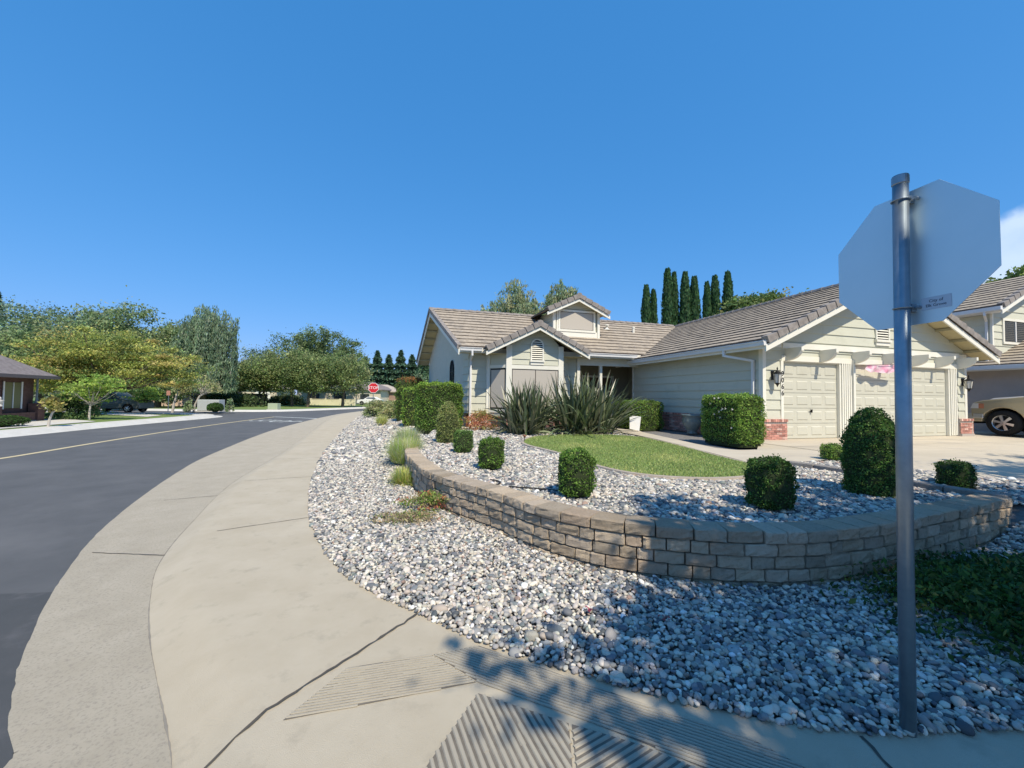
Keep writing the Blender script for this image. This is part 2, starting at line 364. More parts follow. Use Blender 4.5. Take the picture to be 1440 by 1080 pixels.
ribs([(-.17, 2.36), (.32, 2.155), (.29, 1.75), (-.5, 1.6)], (.17, -.40), .036, .023, 'ramp_rib')
ribs([(.335, 2.15), (.66, 2.03), (1.0, 1.84), (1.0, 1.6), (.31, 1.75)], (.25, .15), .036, .023, 'ramp_rib')

# terrain of the gravel bed (outside the wall) and of the raised bed
wall_line = [(-2.55, 9.9), (-2.25, 8.6), (-1.78, 7.35), (-1.32, 6.35), (-.78, 5.65), (-.16, 5.0), (.32, 4.37), (.97, 3.9), (1.81, 3.66), (2.5, 3.63), (3.2, 3.78), (4.15, 4.13), (5.28, 4.62), (6.27, 5.06)]
back_line = [(6.27, 5.06), (6.1, 5.45), (5.88, 5.95), (5.86, 6.5), (5.72, 7.1), (5.3, 7.75)]
Lw = smooth_line([(x, y, 0) for x, y in wall_line], 8)
XX_ = 0
def inside(poly, X, Y):
    X = np.asarray(X); Y = np.asarray(Y); r = np.zeros(X.shape, bool); n = len(poly)
    for i in range(n):
        x0, y0 = poly[i]; x1, y1 = poly[(i + 1) % n]
        c = ((y0 > Y) != (y1 > Y)) & (X < (x1 - x0) * (Y - y0) / (y1 - y0 + 1e-12) + x0); r ^= c
    return r
gz_edge = [(p.x, p.y) for p in Lg if p.y < 34 and p.x < 12]
def terr(X, Y):                                        # height outside the wall
    X = np.asarray(X, float); Y = np.asarray(Y, float); d = np.full(X.shape, 1e9)
    for (x0, y0), (x1, y1) in zip(gz_edge, gz_edge[1:]):
        ex, ey = x1 - x0, y1 - y0; t = np.clip(((X - x0) * ex + (Y - y0) * ey) / (ex * ex + ey * ey + 1e-9), 0, 1)
        d = np.minimum(d, np.hypot(X - x0 - t * ex, Y - y0 - t * ey))
    near = .012 + .045 * np.minimum(d, 1.0); far = np.minimum(.47, .012 + .10 * d)
    f = np.clip((Y - 7.5) / 3.5, 0, 1); f = f * f * (3 - 2 * f); fx = np.clip(1 - (X - 1.0) / 2, 0, 1)
    right = np.clip((X - 5.6) / 1.2, 0, 1) * np.clip((Y - 4.2) / 1.2, 0, 1) * .38
    return near * (1 - f) + far * f + right * (1 - f)
gx = np.arange(-16, 14.01, .25); gy = np.arange(1.5, 34.01, .25); GX, GY = np.meshgrid(gx, gy); GZ = terr(GX, GY) - .03
def edge_inner():
    poly = [(p.x, p.y) for p in Lg if p.y < 40 and p.x < 20]
    poly += [(poly[-1][0] + 30, poly[-1][1]), (20, poly[0][1])]
    return poly
GP = edge_inner(); ins = inside(GP, GX + .0, GY)
idx = np.arange(GX.size).reshape(GX.shape)
Fq = np.stack([idx[:-1, :-1], idx[:-1, 1:], idx[1:, 1:], idx[1:, :-1]], -1).reshape(-1, 4)
any_in = (ins[:-1, :-1] | ins[:-1, 1:] | ins[1:, 1:] | ins[1:, :-1]).ravel()
GZ2 = np.where(ins, GZ, -.03)
tag(np_mesh('gravel_bed_ground', np.stack([GX, GY, GZ2], -1).reshape(-1, 3), Fq[any_in], MT['soil'], smooth=True), kind='structure')
bed = [(p.x, p.y) for p in Lw][4:]
inner = []
for i, (x, y) in enumerate(bed):
    a = bed[max(i - 1, 0)]; b = bed[min(i + 1, len(bed) - 1)]; dx, dy = b[0] - a[0], b[1] - a[1]; l = math.hypot(dx, dy)
    inner.append((x - dy / l * .12, y + dx / l * .12))
bed_poly = inner + [(6.0, 5.4), (5.8, 5.95), (5.8, 6.5), (5.65, 7.1), (5.3, 7.7), (4.6, 7.65), (4.5, 9.0), (4.4, 10.8), (4.2, 13.2), (3.9, 14.8), (4.0, 16.2), (0, 17), (-2.2, 16.2), (-2.6, 14.5), (-2.3, 12)]
sheet('raised_bed_ground', bed_poly, .462, MT['soil'])
lawn = smooth_line([(x, y, 0) for x, y in [(4.40, 9.1), (4.38, 10.2), (4.25, 11.6), (4.05, 12.7), (3.4, 13.25), (2.3, 13.35), (1.25, 12.95), (.6, 12.1), (.35, 11.1), (.42, 10.3), (.78, 9.5), (1.22, 8.5), (1.6, 7.2), (2.1, 6.5), (2.9, 6.25), (3.7, 6.42), (4.25, 6.85), (4.5, 7.5), (4.45, 8.3), (4.40, 9.1)]], 4)
lawn2 = [(p.x, p.y) for p in lawn[:-1]]
sheet('lawn_ground', lawn2, .492, MT['lawn'])
eb = MB(); rows = []
for i, p in enumerate(lawn):
    d = (lawn[(i + 1) % (len(lawn) - 1)] - lawn[i - 1 if i else -2]).normalized(); s = Vector((-d.y, d.x, 0)) * -1
    rows.append([p + s * -.01 + Vector((0, 0, .46)), p + s * -.01 + Vector((0, 0, .508)), p + s * .085 + Vector((0, 0, .508)), p + s * .095 + Vector((0, 0, .46))])
loft(rows, eb); tag(eb.build('lawn_edging', mat('edging', (.36, .30, .24), (.44, .38, .31), 5, .9, .3, 80)), 'thin brown concrete edging curving around the small front lawn', 'edging')
# walkway and driveways
walk = [(5.30, 7.80), (4.62, 7.66), (4.56, 8.6), (4.50, 9.6), (4.46, 10.8), (4.34, 12.2), (4.15, 13.4), (3.75, 14.9), (3.4, 16.2), (4.6, 17.6), (5.0, 16.4), (4.75, 14.6), (4.92, 12.6), (5.02, 11.0), (5.12, 10.1), (5.5, 9.72), (6.0, 9.85), (6.42, 10.5), (6.30, 12.15), (6.80, 12.3), (7.55, 9.5), (6.5, 8.3)]
sheet('front_walkway', walk, .505, MT['drive'])
lc = lambda u, v: (P(u, v).x, P(u, v).y)
dr = MB(); zz = .512
dpts = [lc(-.9, .3), lc(-.9, -2.6), (6.9, 8.55), (7.25, 7.45), (8.1, 6.3), (9.6, 4.9), (12.5, 2.2), (16.0, 1.0), (22, 1.0), lc(22, -6), lc(14.2, -.4), lc(14.2, 14), lc(9.9, 14), lc(9.9, .3)]
zs = [.512, .512, .512, .50, .40, .28, .06, .0, .0, .3, .5, .52, .52, .512]
dr.add([(x, y, z) for (x, y), z in zip(dpts, zs)], [tuple(range(len(dpts)))]); dro = dr.build('driveway', MT['drive'], fixn=False)
if dro.data.polygons[0].normal.z < 0: dro.data.flip_normals()
tag(dro, kind='structure')
jj = MB()
for a, b in ((lc(3.4, -.02), lc(3.2, -6.0)), (lc(-.9, -1.6), lc(9.9, -1.9)), (lc(6.6, 0), lc(6.6, -7)), (lc(9.9, -1.0), lc(9.95, -6))):
    strip_line(jj, a, b, .014, .517, .517, 8)
jj.build('control_joint', MT['joint'], dro)

# pebbles: one object of instanced stones
def pebbles(name, reg, pitch, zf, smin, smax, label=None):
    xs = [p[0] for p in reg]; ys = [p[1] for p in reg]
    X, Y = np.meshgrid(np.arange(min(xs), max(xs), pitch), np.arange(min(ys), max(ys), pitch)); X = X.ravel() + rng.uniform(-.5, .5, X.size) * pitch; Y = Y.ravel() + rng.uniform(-.5, .5, Y.size) * pitch
    k = inside(reg, X, Y); return X[k], Y[k]
wall_front = [(p.x, p.y) for p in Lw]
outer = []
for i, (x, y) in enumerate(wall_front):
    a = wall_front[max(i - 1, 0)]; b = wall_front[min(i + 1, len(wall_front) - 1)]; dx, dy = b[0] - a[0], b[1] - a[1]; l = math.hypot(dx, dy)
    outer.append((x + dy / l * .02, y - dx / l * .02))
near_edge = [(p.x, p.y) for p in Lg if p.x < 7.5 and p.y < 9.9] + [(-4.74, 10.0)]
regA = near_edge + outer + [(7.5, 5.2)]
sets = []
def pebset(reg, pitch, zf, sc_, split=None):
    X, Y = pebbles('', reg, pitch, None, 0, 0); n = len(X); Z = zf(X, Y)
    S = np.exp(rng.normal(0, .28, n))[:, None] * sc_ * np.stack([rng.uniform(.9, 1.35, n), rng.uniform(.75, 1.05, n), rng.uniform(.5, .8, n)], 1)
    Zo = Z + rng.uniform(-.010, .012, n) + S[:, 2] * .25
    sets.append((np.stack([X, Y, Zo], 1), S))
pebset([p for p in regA], .0262, terr, .0166)
farreg = [(-4.72, 9.8)] + [(p.x, p.y) for p in Lg if 9.9 <= p.y < 33] + [(-9.5, 33), (-7.0, 26), (-4.6, 19), (-3.4, 15.0), (-2.2, 12.5), (-2.5, 9.8)]
pebset(farreg, .055, terr, .033)
inner2 = [(x, y) for x, y in inner]
bedreg = inner2 + [(6.0, 5.5), (5.78, 5.95), (5.75, 6.5), (5.6, 7.1), (5.25, 7.68), (4.62, 7.6)] + [p for p in [(4.5, 7.5)]]
bedz = lambda X, Y: np.full(len(X), .470)
allbed = inner2 + [(6.0, 5.5), (5.78, 5.95), (5.75, 6.5), (5.6, 7.1), (5.25, 7.68), (4.62, 7.6), (4.42, 9.0), (4.3, 11), (4.1, 13.3), (3.5, 16), (0, 16.6), (-2.2, 16), (-2.8, 14.5), (-2.5, 11.5)]
X, Y = pebbles('', allbed, .034, None, 0, 0); k = ~inside(lawn2, X, Y) & ((Y < 8.6) | (rng.random(len(X)) < .62)); X = X[k]; Y = Y[k]; n = len(X)
S = np.exp(rng.normal(0, .28, n))[:, None] * np.where(Y < 8.6, .021, .027)[:, None] * np.stack([rng.uniform(.9, 1.35, n), rng.uniform(.75, 1.05, n), rng.uniform(.5, .8, n)], 1)
sets.append((np.stack([X, Y, .468 + rng.uniform(-.008, .012, n)], 1), S))
strip_reg = [(5.4, 7.85), (5.95, 7.1), (6.08, 6.5), (6.08, 6.0), (6.4, 5.3), (7.6, 5.1), (8.6, 5.6), (8.1, 6.3), (7.25, 7.4), (6.85, 8.4), (6.3, 8.15)]
pebset(strip_reg, .036, lambda X, Y: np.maximum(terr(X, Y), np.where(Y > 5.9, .47, 0.40)) + .01, .024)
PP = np.concatenate([a for a, b in sets]); SS = np.concatenate([b for a, b in sets]); n = len(PP)
cols = np.array([(.66, .60, .50), (.55, .50, .42), (.40, .375, .34), (.28, .275, .265), (.17, .18, .19), (.10, .11, .12), (.48, .42, .34), (.34, .24, .19), (.72, .70, .65), (.22, .25, .23)])
pr = np.array([.19, .16, .16, .15, .12, .08, .06, .025, .06, .025]); ci = rng.choice(len(cols), n, p=pr / pr.sum())
CC = np.clip(cols[ci] * np.exp(rng.normal(0, .12, n))[:, None] * (1 + rng.normal(0, .02, (n, 3))), .03, .85)
RR = np.stack([rng.normal(0, .35, n), rng.normal(0, .35, n), rng.uniform(0, 2 * PI, n)], 1)
me = bpy.data.meshes.new('river_gravel'); me.vertices.add(n); me.vertices.foreach_set('co', PP.astype(np.float32).ravel())
for nm, ty, arr, key in (('scl', 'FLOAT_VECTOR', SS, 'vector'), ('rot', 'FLOAT_VECTOR', RR, 'vector'), ('Col', 'FLOAT_COLOR', np.concatenate([CC, np.ones((n, 1))], 1), 'color')):
    a = me.attributes.new(nm, ty, 'POINT'); a.data.foreach_set(key, arr.astype(np.float32).ravel())
me.materials.append(MT['pebble'])
gravel = lnk(bpy.data.objects.new('river_gravel', me)); tag(gravel, 'white and grey river pebbles covering the corner beds', 'gravel', kind='stuff')
ng = bpy.data.node_groups.new('pebbles', 'GeometryNodeTree'); ng.interface.new_socket('Geometry', in_out='INPUT', socket_type='NodeSocketGeometry'); ng.interface.new_socket('Geometry', in_out='OUTPUT', socket_type='NodeSocketGeometry')
gi = ng.nodes.new('NodeGroupInput'); go = ng.nodes.new('NodeGroupOutput'); iop = ng.nodes.new('GeometryNodeInstanceOnPoints'); jn = ng.nodes.new('GeometryNodeJoinGeometry')
for k in range(6):
    ic = ng.nodes.new('GeometryNodeMeshIcoSphere'); ic.inputs['Subdivisions'].default_value = 2; ic.inputs['Radius'].default_value = 1
    sp_ = ng.nodes.new('GeometryNodeSetPosition'); nz = ng.nodes.new('ShaderNodeTexNoise'); nz.inputs['Scale'].default_value = .9; nz.inputs['Detail'].default_value = 1
    nz.noise_dimensions = '4D'; nz.inputs['W'].default_value = k * 3.7
    vm = ng.nodes.new('ShaderNodeVectorMath'); vm.operation = 'SUBTRACT'; vm.inputs[1].default_value = (.5, .5, .5); vs_ = ng.nodes.new('ShaderNodeVectorMath'); vs_.operation = 'SCALE'; vs_.inputs['Scale'].default_value = .62
    ng.links.new(nz.outputs['Color'], vm.inputs[0]); ng.links.new(vm.outputs[0], vs_.inputs[0]); ng.links.new(vs_.outputs[0], sp_.inputs['Offset']); ng.links.new(ic.outputs[0], sp_.inputs['Geometry'])
    sm = ng.nodes.new('GeometryNodeSetShadeSmooth'); ng.links.new(sp_.outputs[0], sm.inputs[0])
    ma = ng.nodes.new('GeometryNodeSetMaterial'); ma.inputs['Material'].default_value = MT['pebble']; ng.links.new(sm.outputs[0], ma.inputs[0])
    gt = ng.nodes.new('GeometryNodeGeometryToInstance'); ng.links.new(ma.outputs[0], gt.inputs[0]); ng.links.new(gt.outputs[0], jn.inputs[0])
ng.links.new(gi.outputs[0], iop.inputs['Points']); ng.links.new(jn.outputs[0], iop.inputs['Instance']); iop.inputs['Pick Instance'].default_value = True
for nm, s in (('rot', 'Rotation'), ('scl', 'Scale')):
    na = ng.nodes.new('GeometryNodeInputNamedAttribute'); na.data_type = 'FLOAT_VECTOR'; na.inputs[0].default_value = nm
    if s == 'Rotation':
        er = ng.nodes.new('FunctionNodeEulerToRotation'); ng.links.new(na.outputs[0], er.inputs[0]); ng.links.new(er.outputs[0], iop.inputs[s])
    else: ng.links.new(na.outputs[0], iop.inputs[s])
ng.links.new(iop.outputs[0], go.inputs[0])
gm = gravel.modifiers.new('pebbles', 'NODES'); gm.node_group = ng

# a few larger cobbles
def cobble(x, y, z, r, col, label):
    V = []; F = []; nu, nv = 14, 9
    ph = rng.uniform(0, 6, 3)
    for j in range(nv + 1):
        for i in range(nu):
            t = PI * j / nv; p = 2 * PI * i / nu; k = 1 + .12 * math.sin(2 * p + ph[0]) * math.sin(t) + .1 * math.cos(3 * t + ph[1])
            V.append((r * 1.2 * k * math.sin(t) * math.cos(p), r * .9 * k * math.sin(t) * math.sin(p), r * .7 * k * math.cos(t)))
    for j in range(nv):
        for i in range(nu): F.append((j * nu + i, j * nu + (i + 1) % nu, (j + 1) * nu + (i + 1) % nu, (j + 1) * nu + i))
    o = np_mesh('cobble', V, F, mat('cobble', col, tuple(c * .75 for c in col), 25, .8, .4, 60), smooth=True)
    o.location = (x, y, z); o.rotation_euler = (0, 0, rng.uniform(0, 6)); tag(o, label, 'stone'); return o
cobble(.16, 2.86, .035, .045, (.38, .36, .30), 'large tan cobble at the gravel edge beside the grooved ramp')
cobble(.33, 2.95, .035, .05, (.16, .18, .19), 'large dark grey cobble just behind the tan cobble')
cobble(1.5, 2.72, .04, .045, (.40, .43, .43), 'large pale grey cobble in the shaded gravel left of the sign pole')

# ---------------------------------------------------------------- retaining wall
def arc(L_):
    d = [0.0]
    for a, b in zip(L_, L_[1:]): d.append(d[-1] + (b - a).length)
    return d
def at_arc(L_, D, s):
    s = max(0, min(D[-1] - 1e-6, s)); i = int(np.searchsorted(D, s, side='right') - 1); i = min(i, len(L_) - 2)
    t = (s - D[i]) / max(D[i + 1] - D[i], 1e-9); d = (L_[i + 1] - L_[i]).normalized(); return L_[i] + (L_[i + 1] - L_[i]) * t, d
def block(mb, p0, p1, d0, d1, z0, z1, depth, out, col):
    # rough split face: a 5x4 grid on the street side, plain behind
    nx, nz_ = 8, 6; GA = (0, .035, .14, .36, .62, .86, .965, 1); GB_ = (0, .07, .30, .66, .93, 1); n0 = Vector((d0.y, -d0.x, 0)); n1 = Vector((d1.y, -d1.x, 0)); vs = []; g = .005
    tilt = rng.normal(0, .006); off = out + rng.normal(0, .007)
    for j in range(nz_):
        for i in range(nx):
            a = GA[i]; b = GB_[j]; q = p0.lerp(p1, a); nn = n0.lerp(n1, a).normalized()
            e = min(a, 1 - a) * (p1 - p0).length; f = min(b, 1 - b) * (z1 - z0)
            rnd = -.016 * math.exp(-e / .0035) - .015 * math.exp(-f / .0035) - .006 * math.exp(-e / .03)
            o_ = off + rnd + (rng.normal(0, .0048) if 0 < i < nx - 1 and 0 < j < nz_ - 1 else rng.normal(0, .002)) + tilt * (a - .5)
            zz_ = z0 + g + (z1 - z0 - 2 * g) * b + (rng.normal(0, .0025))
            vs.append(q + nn * o_ + (p1 - p0).normalized() * (g if i == 0 else -g if i == nx - 1 else 0) + Vector((0, 0, zz_)))
    nf = len(vs)
    for z in (z0 + .003, z1 - .003 - .004 * abs(rng.normal())):
        vs += [p0 - n0 * depth + Vector((0, 0, z)), p1 - n1 * depth + Vector((0, 0, z))]
    fs = [(j * nx + i, j * nx + i + 1, (j + 1) * nx + i + 1, (j + 1) * nx + i) for j in range(nz_ - 1) for i in range(nx - 1)]
    fs += [(nf, nf + 1) + tuple(range(nx))[::-1], (nf + 3, nf + 2) + tuple(range((nz_ - 1) * nx, nz_ * nx))]
    fs += [(nf, *[j * nx for j in range(nz_)], nf + 2), (nf + 1, nf + 3, *[j * nx + nx - 1 for j in range(nz_)][::-1]), (nf + 1, nf, nf + 2, nf + 3)]
    mb.add(vs, fs, 0, (*col, 1))
wall = thing('retaining_wall', 'low curved retaining wall of rough tan concrete blocks around the raised pebble bed', 'wall')
Dw = arc(Lw); ncr = 5; ch = .115; ztop = .535
bcols = [(.40, .325, .235), (.45, .365, .265), (.35, .295, .225), (.42, .35, .27), (.38, .30, .22), (.47, .385, .285)]
for c in range(ncr):
    mb = MB(); z1 = ztop - (ncr - 1 - c) * ch; z0 = z1 - ch; s = -rng.uniform(0, .2); top = c == ncr - 1
    while s < Dw[-1] - .02:
        l = rng.choice([.155, .21, .27, .30] if not top else [.20, .28, .33], p=None)
        a = max(s, 0); b = min(s + l, Dw[-1])
        if b - a > .05:
            p0, d0 = at_arc(Lw, Dw, a); p1, d1 = at_arc(Lw, Dw, b)
            cc = bcols[rng.integers(6)]; k = rng.uniform(.82, 1.14); cc = tuple(min(1, x * k * 1.28) for x in cc)
            block(mb, p0, p1, d0, d1, z0, z1, .28 if top else .2, .014 if top else (-.004 * (ncr - 2 - c) + .0), cc)
        s += l
    mb.build('cap_course' if top else 'block_course', MT['block'], wall, smooth=False)
kerb = thing('bed_kerb', 'low grey block kerb closing the raised pebble bed on its driveway side', 'kerb')
Lk = smooth_line([(x, y, 0) for x, y in back_line], 4); Dk = arc(Lk); mb = MB(); s = .02
while s < Dk[-1] - .05:
    l = rng.uniform(.5, .8); p0, d0 = at_arc(Lk, Dk, s); p1, d1 = at_arc(Lk, Dk, min(s + l, Dk[-1])); n0 = Vector((d0.y, -d0.x, 0)) * .09; n1 = Vector((d1.y, -d1.x, 0)) * .09
    e = (p1 - p0).normalized() * .006
    mb.hexa([p0 - n0 + e + Vector((0, 0, .3)), p1 - n1 - e + Vector((0, 0, .3)), p1 + n1 - e + Vector((0, 0, .3)), p0 + n0 + e + Vector((0, 0, .3))], [p0 - n0 + e + Vector((0, 0, .555)), p1 - n1 - e + Vector((0, 0, .555)), p1 + n1 - e + Vector((0, 0, .555)), p0 + n0 + e + Vector((0, 0, .555))], 0, (.33, .31, .29, 1))
    s += l
mb.build('kerb_block', MT['block'], kerb, bevel=.015)

# ---------------------------------------------------------------- foliage
LG = np.array([1.95, 2.08, 1.75])
def unit(a): return a / (np.linalg.norm(a, axis=1, keepdims=True) + 1e-9)
def leaf_arrays(Pc, D, Nn, Ls, Ws):
    S = unit(np.cross(D, Nn)); L2 = (Ls / 2)[:, None]; W2 = (Ws / 2)[:, None]
    fold = Nn * (Ws * .15)[:, None]
    V = np.stack([Pc - D * L2, Pc + S * W2 + fold, Pc + D * L2, Pc - S * W2 + fold], 1).reshape(-1, 3)
    F = np.arange(len(Pc) * 4).reshape(-1, 4); return V, F
def rand_dir(n): return unit(rng.normal(0, 1, (n, 3)))
def tints(n, base, var=.22, hue=.10, clump=None):
    b = np.array(base, float); b = b if b.ndim == 2 else b[None]
    c = b[rng.integers(len(b), size=n)] if clump is None else b[clump % len(b)]
    return np.clip(c * LG * np.exp(rng.normal(0, var, n))[:, None] * (1 + rng.normal(0, hue, (n, 3))), .004, .7)
def clipped(name, label, cat, loc, dims, shape, n, ls, base, rz=0., group=None, shag=.02, stem=True, extra=None):
    """a clipped shrub: thousands of small leaves over the clipped surface, a dark twiggy inside and a short stem"""
    dx, dy, dz = dims; A = 2 * (dx * dz + dy * dz) + dx * dy
    if shape == 'dome' or shape == 'egg':
        z = rng.random(n); k = z > 1
        r = (lambda z: np.where(z < .42, .90 + .10 * np.sin(z / .42 * PI / 2), np.sqrt(np.clip(1 - ((z - .42) / .58) ** (2.0 if shape == 'dome' else 1.75), 0, 1)))) 
        z = 1 - (1 - rng.random(n)) ** 1.0; th = rng.uniform(0, 2 * PI, n); R = r(z)
        keep = rng.random(n) < np.clip(R + .25, 0, 1); z, th, R = z[keep], th[keep], R[keep]; n = len(z)
        e = .001; sl = (r(np.clip(z + .01, 0, 1)) - r(np.clip(z - .01, 0, 1))) / .02
        Pn = np.stack([np.cos(th), np.sin(th), np.clip(-sl * (dx / 2) / dz, -.2, 4)], 1); Nn = unit(Pn)
        Q = np.stack([R * np.cos(th) * dx / 2, R * np.sin(th) * dy / 2, z * dz], 1)
    else:
        # sample the faces of a box by area, then round it
        pw = {'box': 6.5, 'cyl': 4.5, 'ball': 2.3}[shape]
        f = rng.choice(5, n, p=np.array([dy * dz, dy * dz, dx * dz, dx * dz, dx * dy]) / A); a = rng.uniform(-1, 1, n); b = rng.uniform(-1, 1, n); o = np.ones(n)
        q = np.where((f == 0)[:, None], np.stack([o, a, b], 1), np.where((f == 1)[:, None], np.stack([-o, a, b], 1), np.where((f == 2)[:, None], np.stack([a, o, b], 1), np.where((f == 3)[:, None], np.stack([a, -o, b], 1), np.stack([a, b, o], 1)))))
        if shape == 'cyl':
            rr = np.maximum(np.abs(q[:, 0]), np.abs(q[:, 1])); l2 = np.hypot(q[:, 0], q[:, 1]); q[:, 0] *= rr / (l2 + 1e-9); q[:, 1] *= rr / (l2 + 1e-9)
            R = np.hypot(q[:, 0], q[:, 1]); lp = (R ** 3.4 + np.abs(q[:, 2]) ** 3.4) ** (1 / 3.4); q = q / lp[:, None]
            R = np.hypot(q[:, 0], q[:, 1]); Nn = unit(np.stack([q[:, 0] * R ** 1.6, q[:, 1] * R ** 1.6, np.sign(q[:, 2]) * np.abs(q[:, 2]) ** 2.6], 1))
        else:
            lp = (np.abs(q) ** pw).sum(1) ** (1 / pw); q = q / lp[:, None]; Nn = unit(np.sign(q) * np.abs(q) ** (pw - 1) / np.array([dx, dy, dz]))
        Q = q * np.array([dx, dy, dz]) / 2 + np.array([0, 0, dz / 2])
    # shallow lumps in the clipped face
    s = 7 / max(dx, .5); lump = (np.sin(Q[:, 0] * s * 1.3 + 1) * np.sin(Q[:, 1] * s * 1.1 + 2) * np.sin(Q[:, 2] * s * 1.7) + .6 * np.sin(Q[:, 0] * s * 3.1) * np.sin(Q[:, 2] * s * 2.9 + 1)) * shag * 1.25
    depth = -np.abs(rng.normal(0, shag, n)) * 1.3 + lump + (rng.random(n) < .07) * rng.uniform(0, shag * 2.2, n)
    Q = Q + Nn * depth[:, None]
    D = unit(Nn * .55 + rand_dir(n)); Nl = unit(Nn * .9 + rand_dir(n) * .9)
    L_ = ls * np.exp(rng.normal(0, .22, n)); V, F = leaf_arrays(Q, D, Nl, L_, L_ * .55)
    patch = (np.sin(Q[:, 0] * s * .9 + 3) + np.sin(Q[:, 1] * s * .8 + Q[:, 2] * s) + rng.normal(0, .6, n)); C = tints(n, base, .25, .06) * (1 + .13 * np.clip(patch, -2, 2))[:, None]
    if extra is not None: C = extra(Q, C)
    C = np.clip(C, .004, .8); C = np.repeat(C, 4, 0)
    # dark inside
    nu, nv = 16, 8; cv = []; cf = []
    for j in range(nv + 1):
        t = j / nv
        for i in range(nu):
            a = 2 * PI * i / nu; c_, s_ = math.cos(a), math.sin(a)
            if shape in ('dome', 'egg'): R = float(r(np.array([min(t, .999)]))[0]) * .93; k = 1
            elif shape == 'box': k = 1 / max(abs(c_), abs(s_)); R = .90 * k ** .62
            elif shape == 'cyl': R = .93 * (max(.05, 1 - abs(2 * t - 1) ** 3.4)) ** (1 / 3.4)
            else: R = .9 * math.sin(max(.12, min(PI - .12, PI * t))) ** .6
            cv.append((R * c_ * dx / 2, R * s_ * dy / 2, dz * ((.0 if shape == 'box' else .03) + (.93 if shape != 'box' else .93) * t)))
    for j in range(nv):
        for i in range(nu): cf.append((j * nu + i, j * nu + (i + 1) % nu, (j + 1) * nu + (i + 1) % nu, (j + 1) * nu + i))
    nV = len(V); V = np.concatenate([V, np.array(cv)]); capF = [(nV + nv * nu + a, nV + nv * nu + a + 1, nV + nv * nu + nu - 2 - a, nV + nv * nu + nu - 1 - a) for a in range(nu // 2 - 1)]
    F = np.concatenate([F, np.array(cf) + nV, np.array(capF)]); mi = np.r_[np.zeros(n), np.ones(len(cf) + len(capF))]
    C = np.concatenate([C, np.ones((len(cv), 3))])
    root = thing(name, label, cat, loc, rz, group)
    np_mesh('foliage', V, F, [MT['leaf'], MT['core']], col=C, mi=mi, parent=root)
    if stem:
        b = MB(); b.tube([(0, 0, -.06), (.01, .0, .06), (-.02, .01, dz * .4)], [.025, .02, .012], 7)
        for a in range(4): b.tube([(0, 0, .03), (.25 * dx * math.cos(a * 1.6), .25 * dy * math.sin(a * 1.6), dz * .3)], [.014, .006], 5)
        b.build('stem', MT['bark'], root)
    return root
BOX = [(.055, .10, .018), (.075, .125, .022), (.045, .085, .016), (.10, .15, .035)]
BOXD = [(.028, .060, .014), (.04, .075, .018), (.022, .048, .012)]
OLV = [(.13, .15, .05), (.17, .185, .075), (.10, .12, .035), (.19, .18, .09)]
G5 = 'clipped boxwood shrubs on the raised pebble bed'
clipped('clipped_shrub', 'smallest clipped boxwood, touching the foot of the tall pale egg-shaped shrub', 'shrub', (-1.05, 8.85, .45), (.44, .44, .52), 'cyl', 3600, .028, [(.07, .115, .03), (.09, .14, .04), (.055, .095, .025)], group=G5)
clipped('clipped_shrub', 'barrel-clipped green boxwood beside the black drip hose, between two others of its row', 'shrub', (-.34, 6.9, .45), (.46, .46, .56), 'cyl', 4600, .027, BOX, group=G5)
clipped('clipped_shrub', 'sunlit barrel-clipped boxwood at the near edge of the lawn, hose at its foot', 'shrub', (.82, 5.06, .45), (.46, .46, .61), 'cyl', 6500, .026, BOX, group=G5)
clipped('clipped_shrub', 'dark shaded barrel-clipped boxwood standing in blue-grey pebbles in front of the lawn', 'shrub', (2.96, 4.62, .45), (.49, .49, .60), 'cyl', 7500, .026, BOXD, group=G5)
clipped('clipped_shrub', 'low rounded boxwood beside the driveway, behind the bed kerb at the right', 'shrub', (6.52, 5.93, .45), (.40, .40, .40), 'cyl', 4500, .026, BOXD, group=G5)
clipped('clipped_shrub', 'small round green shrub half hidden behind the big dome shrub by the garage', 'shrub', (6.65, 8.35, .46), (.42, .42, .38), 'ball', 3000, .027, [(.09, .14, .03), (.12, .17, .04)], group=G5)
clipped('dome_shrub', 'big dark dome-clipped shrub behind the stop sign pole', 'shrub', (4.86, 5.45, .46), (.62, .62, 1.18), 'dome', 17000, .027, [(.038, .078, .018), (.052, .095, .022), (.03, .062, .014), (.07, .11, .03)])
clipped('egg_shrub', 'tall pale olive egg-clipped shrub before the hedge at the left house end', 'shrub', (-1.70, 10.75, .44), (.62, .62, 1.13), 'egg', 9500, .032, OLV)
HG = [(.055, .10, .02), (.08, .13, .026), (.045, .08, .018), (.11, .155, .035)]
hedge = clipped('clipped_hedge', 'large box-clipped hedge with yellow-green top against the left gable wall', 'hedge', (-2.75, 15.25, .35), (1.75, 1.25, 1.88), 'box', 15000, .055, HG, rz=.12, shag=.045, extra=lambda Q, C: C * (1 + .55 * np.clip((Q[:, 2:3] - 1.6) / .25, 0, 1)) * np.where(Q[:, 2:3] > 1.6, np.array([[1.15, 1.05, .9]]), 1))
clipped('clipped_hedge', 'narrow light yellow-green shrub between the big hedge and the orange-tipped shrub', 'hedge', (-4.45, 18.6, .35), (1.15, 1.3, 1.75), 'box', 7000, .06, [(.14, .19, .035), (.19, .22, .05), (.06, .13, .03), (.10, .16, .03)], rz=.1, shag=.06)
def photi(Q, C):
    k = (Q[:, 2] > 2.15) & (rng.random(len(Q)) < .75); C = C.copy(); C[k] = np.array([.30, .13, .05]) * np.exp(rng.normal(0, .3, k.sum()))[:, None]; return C
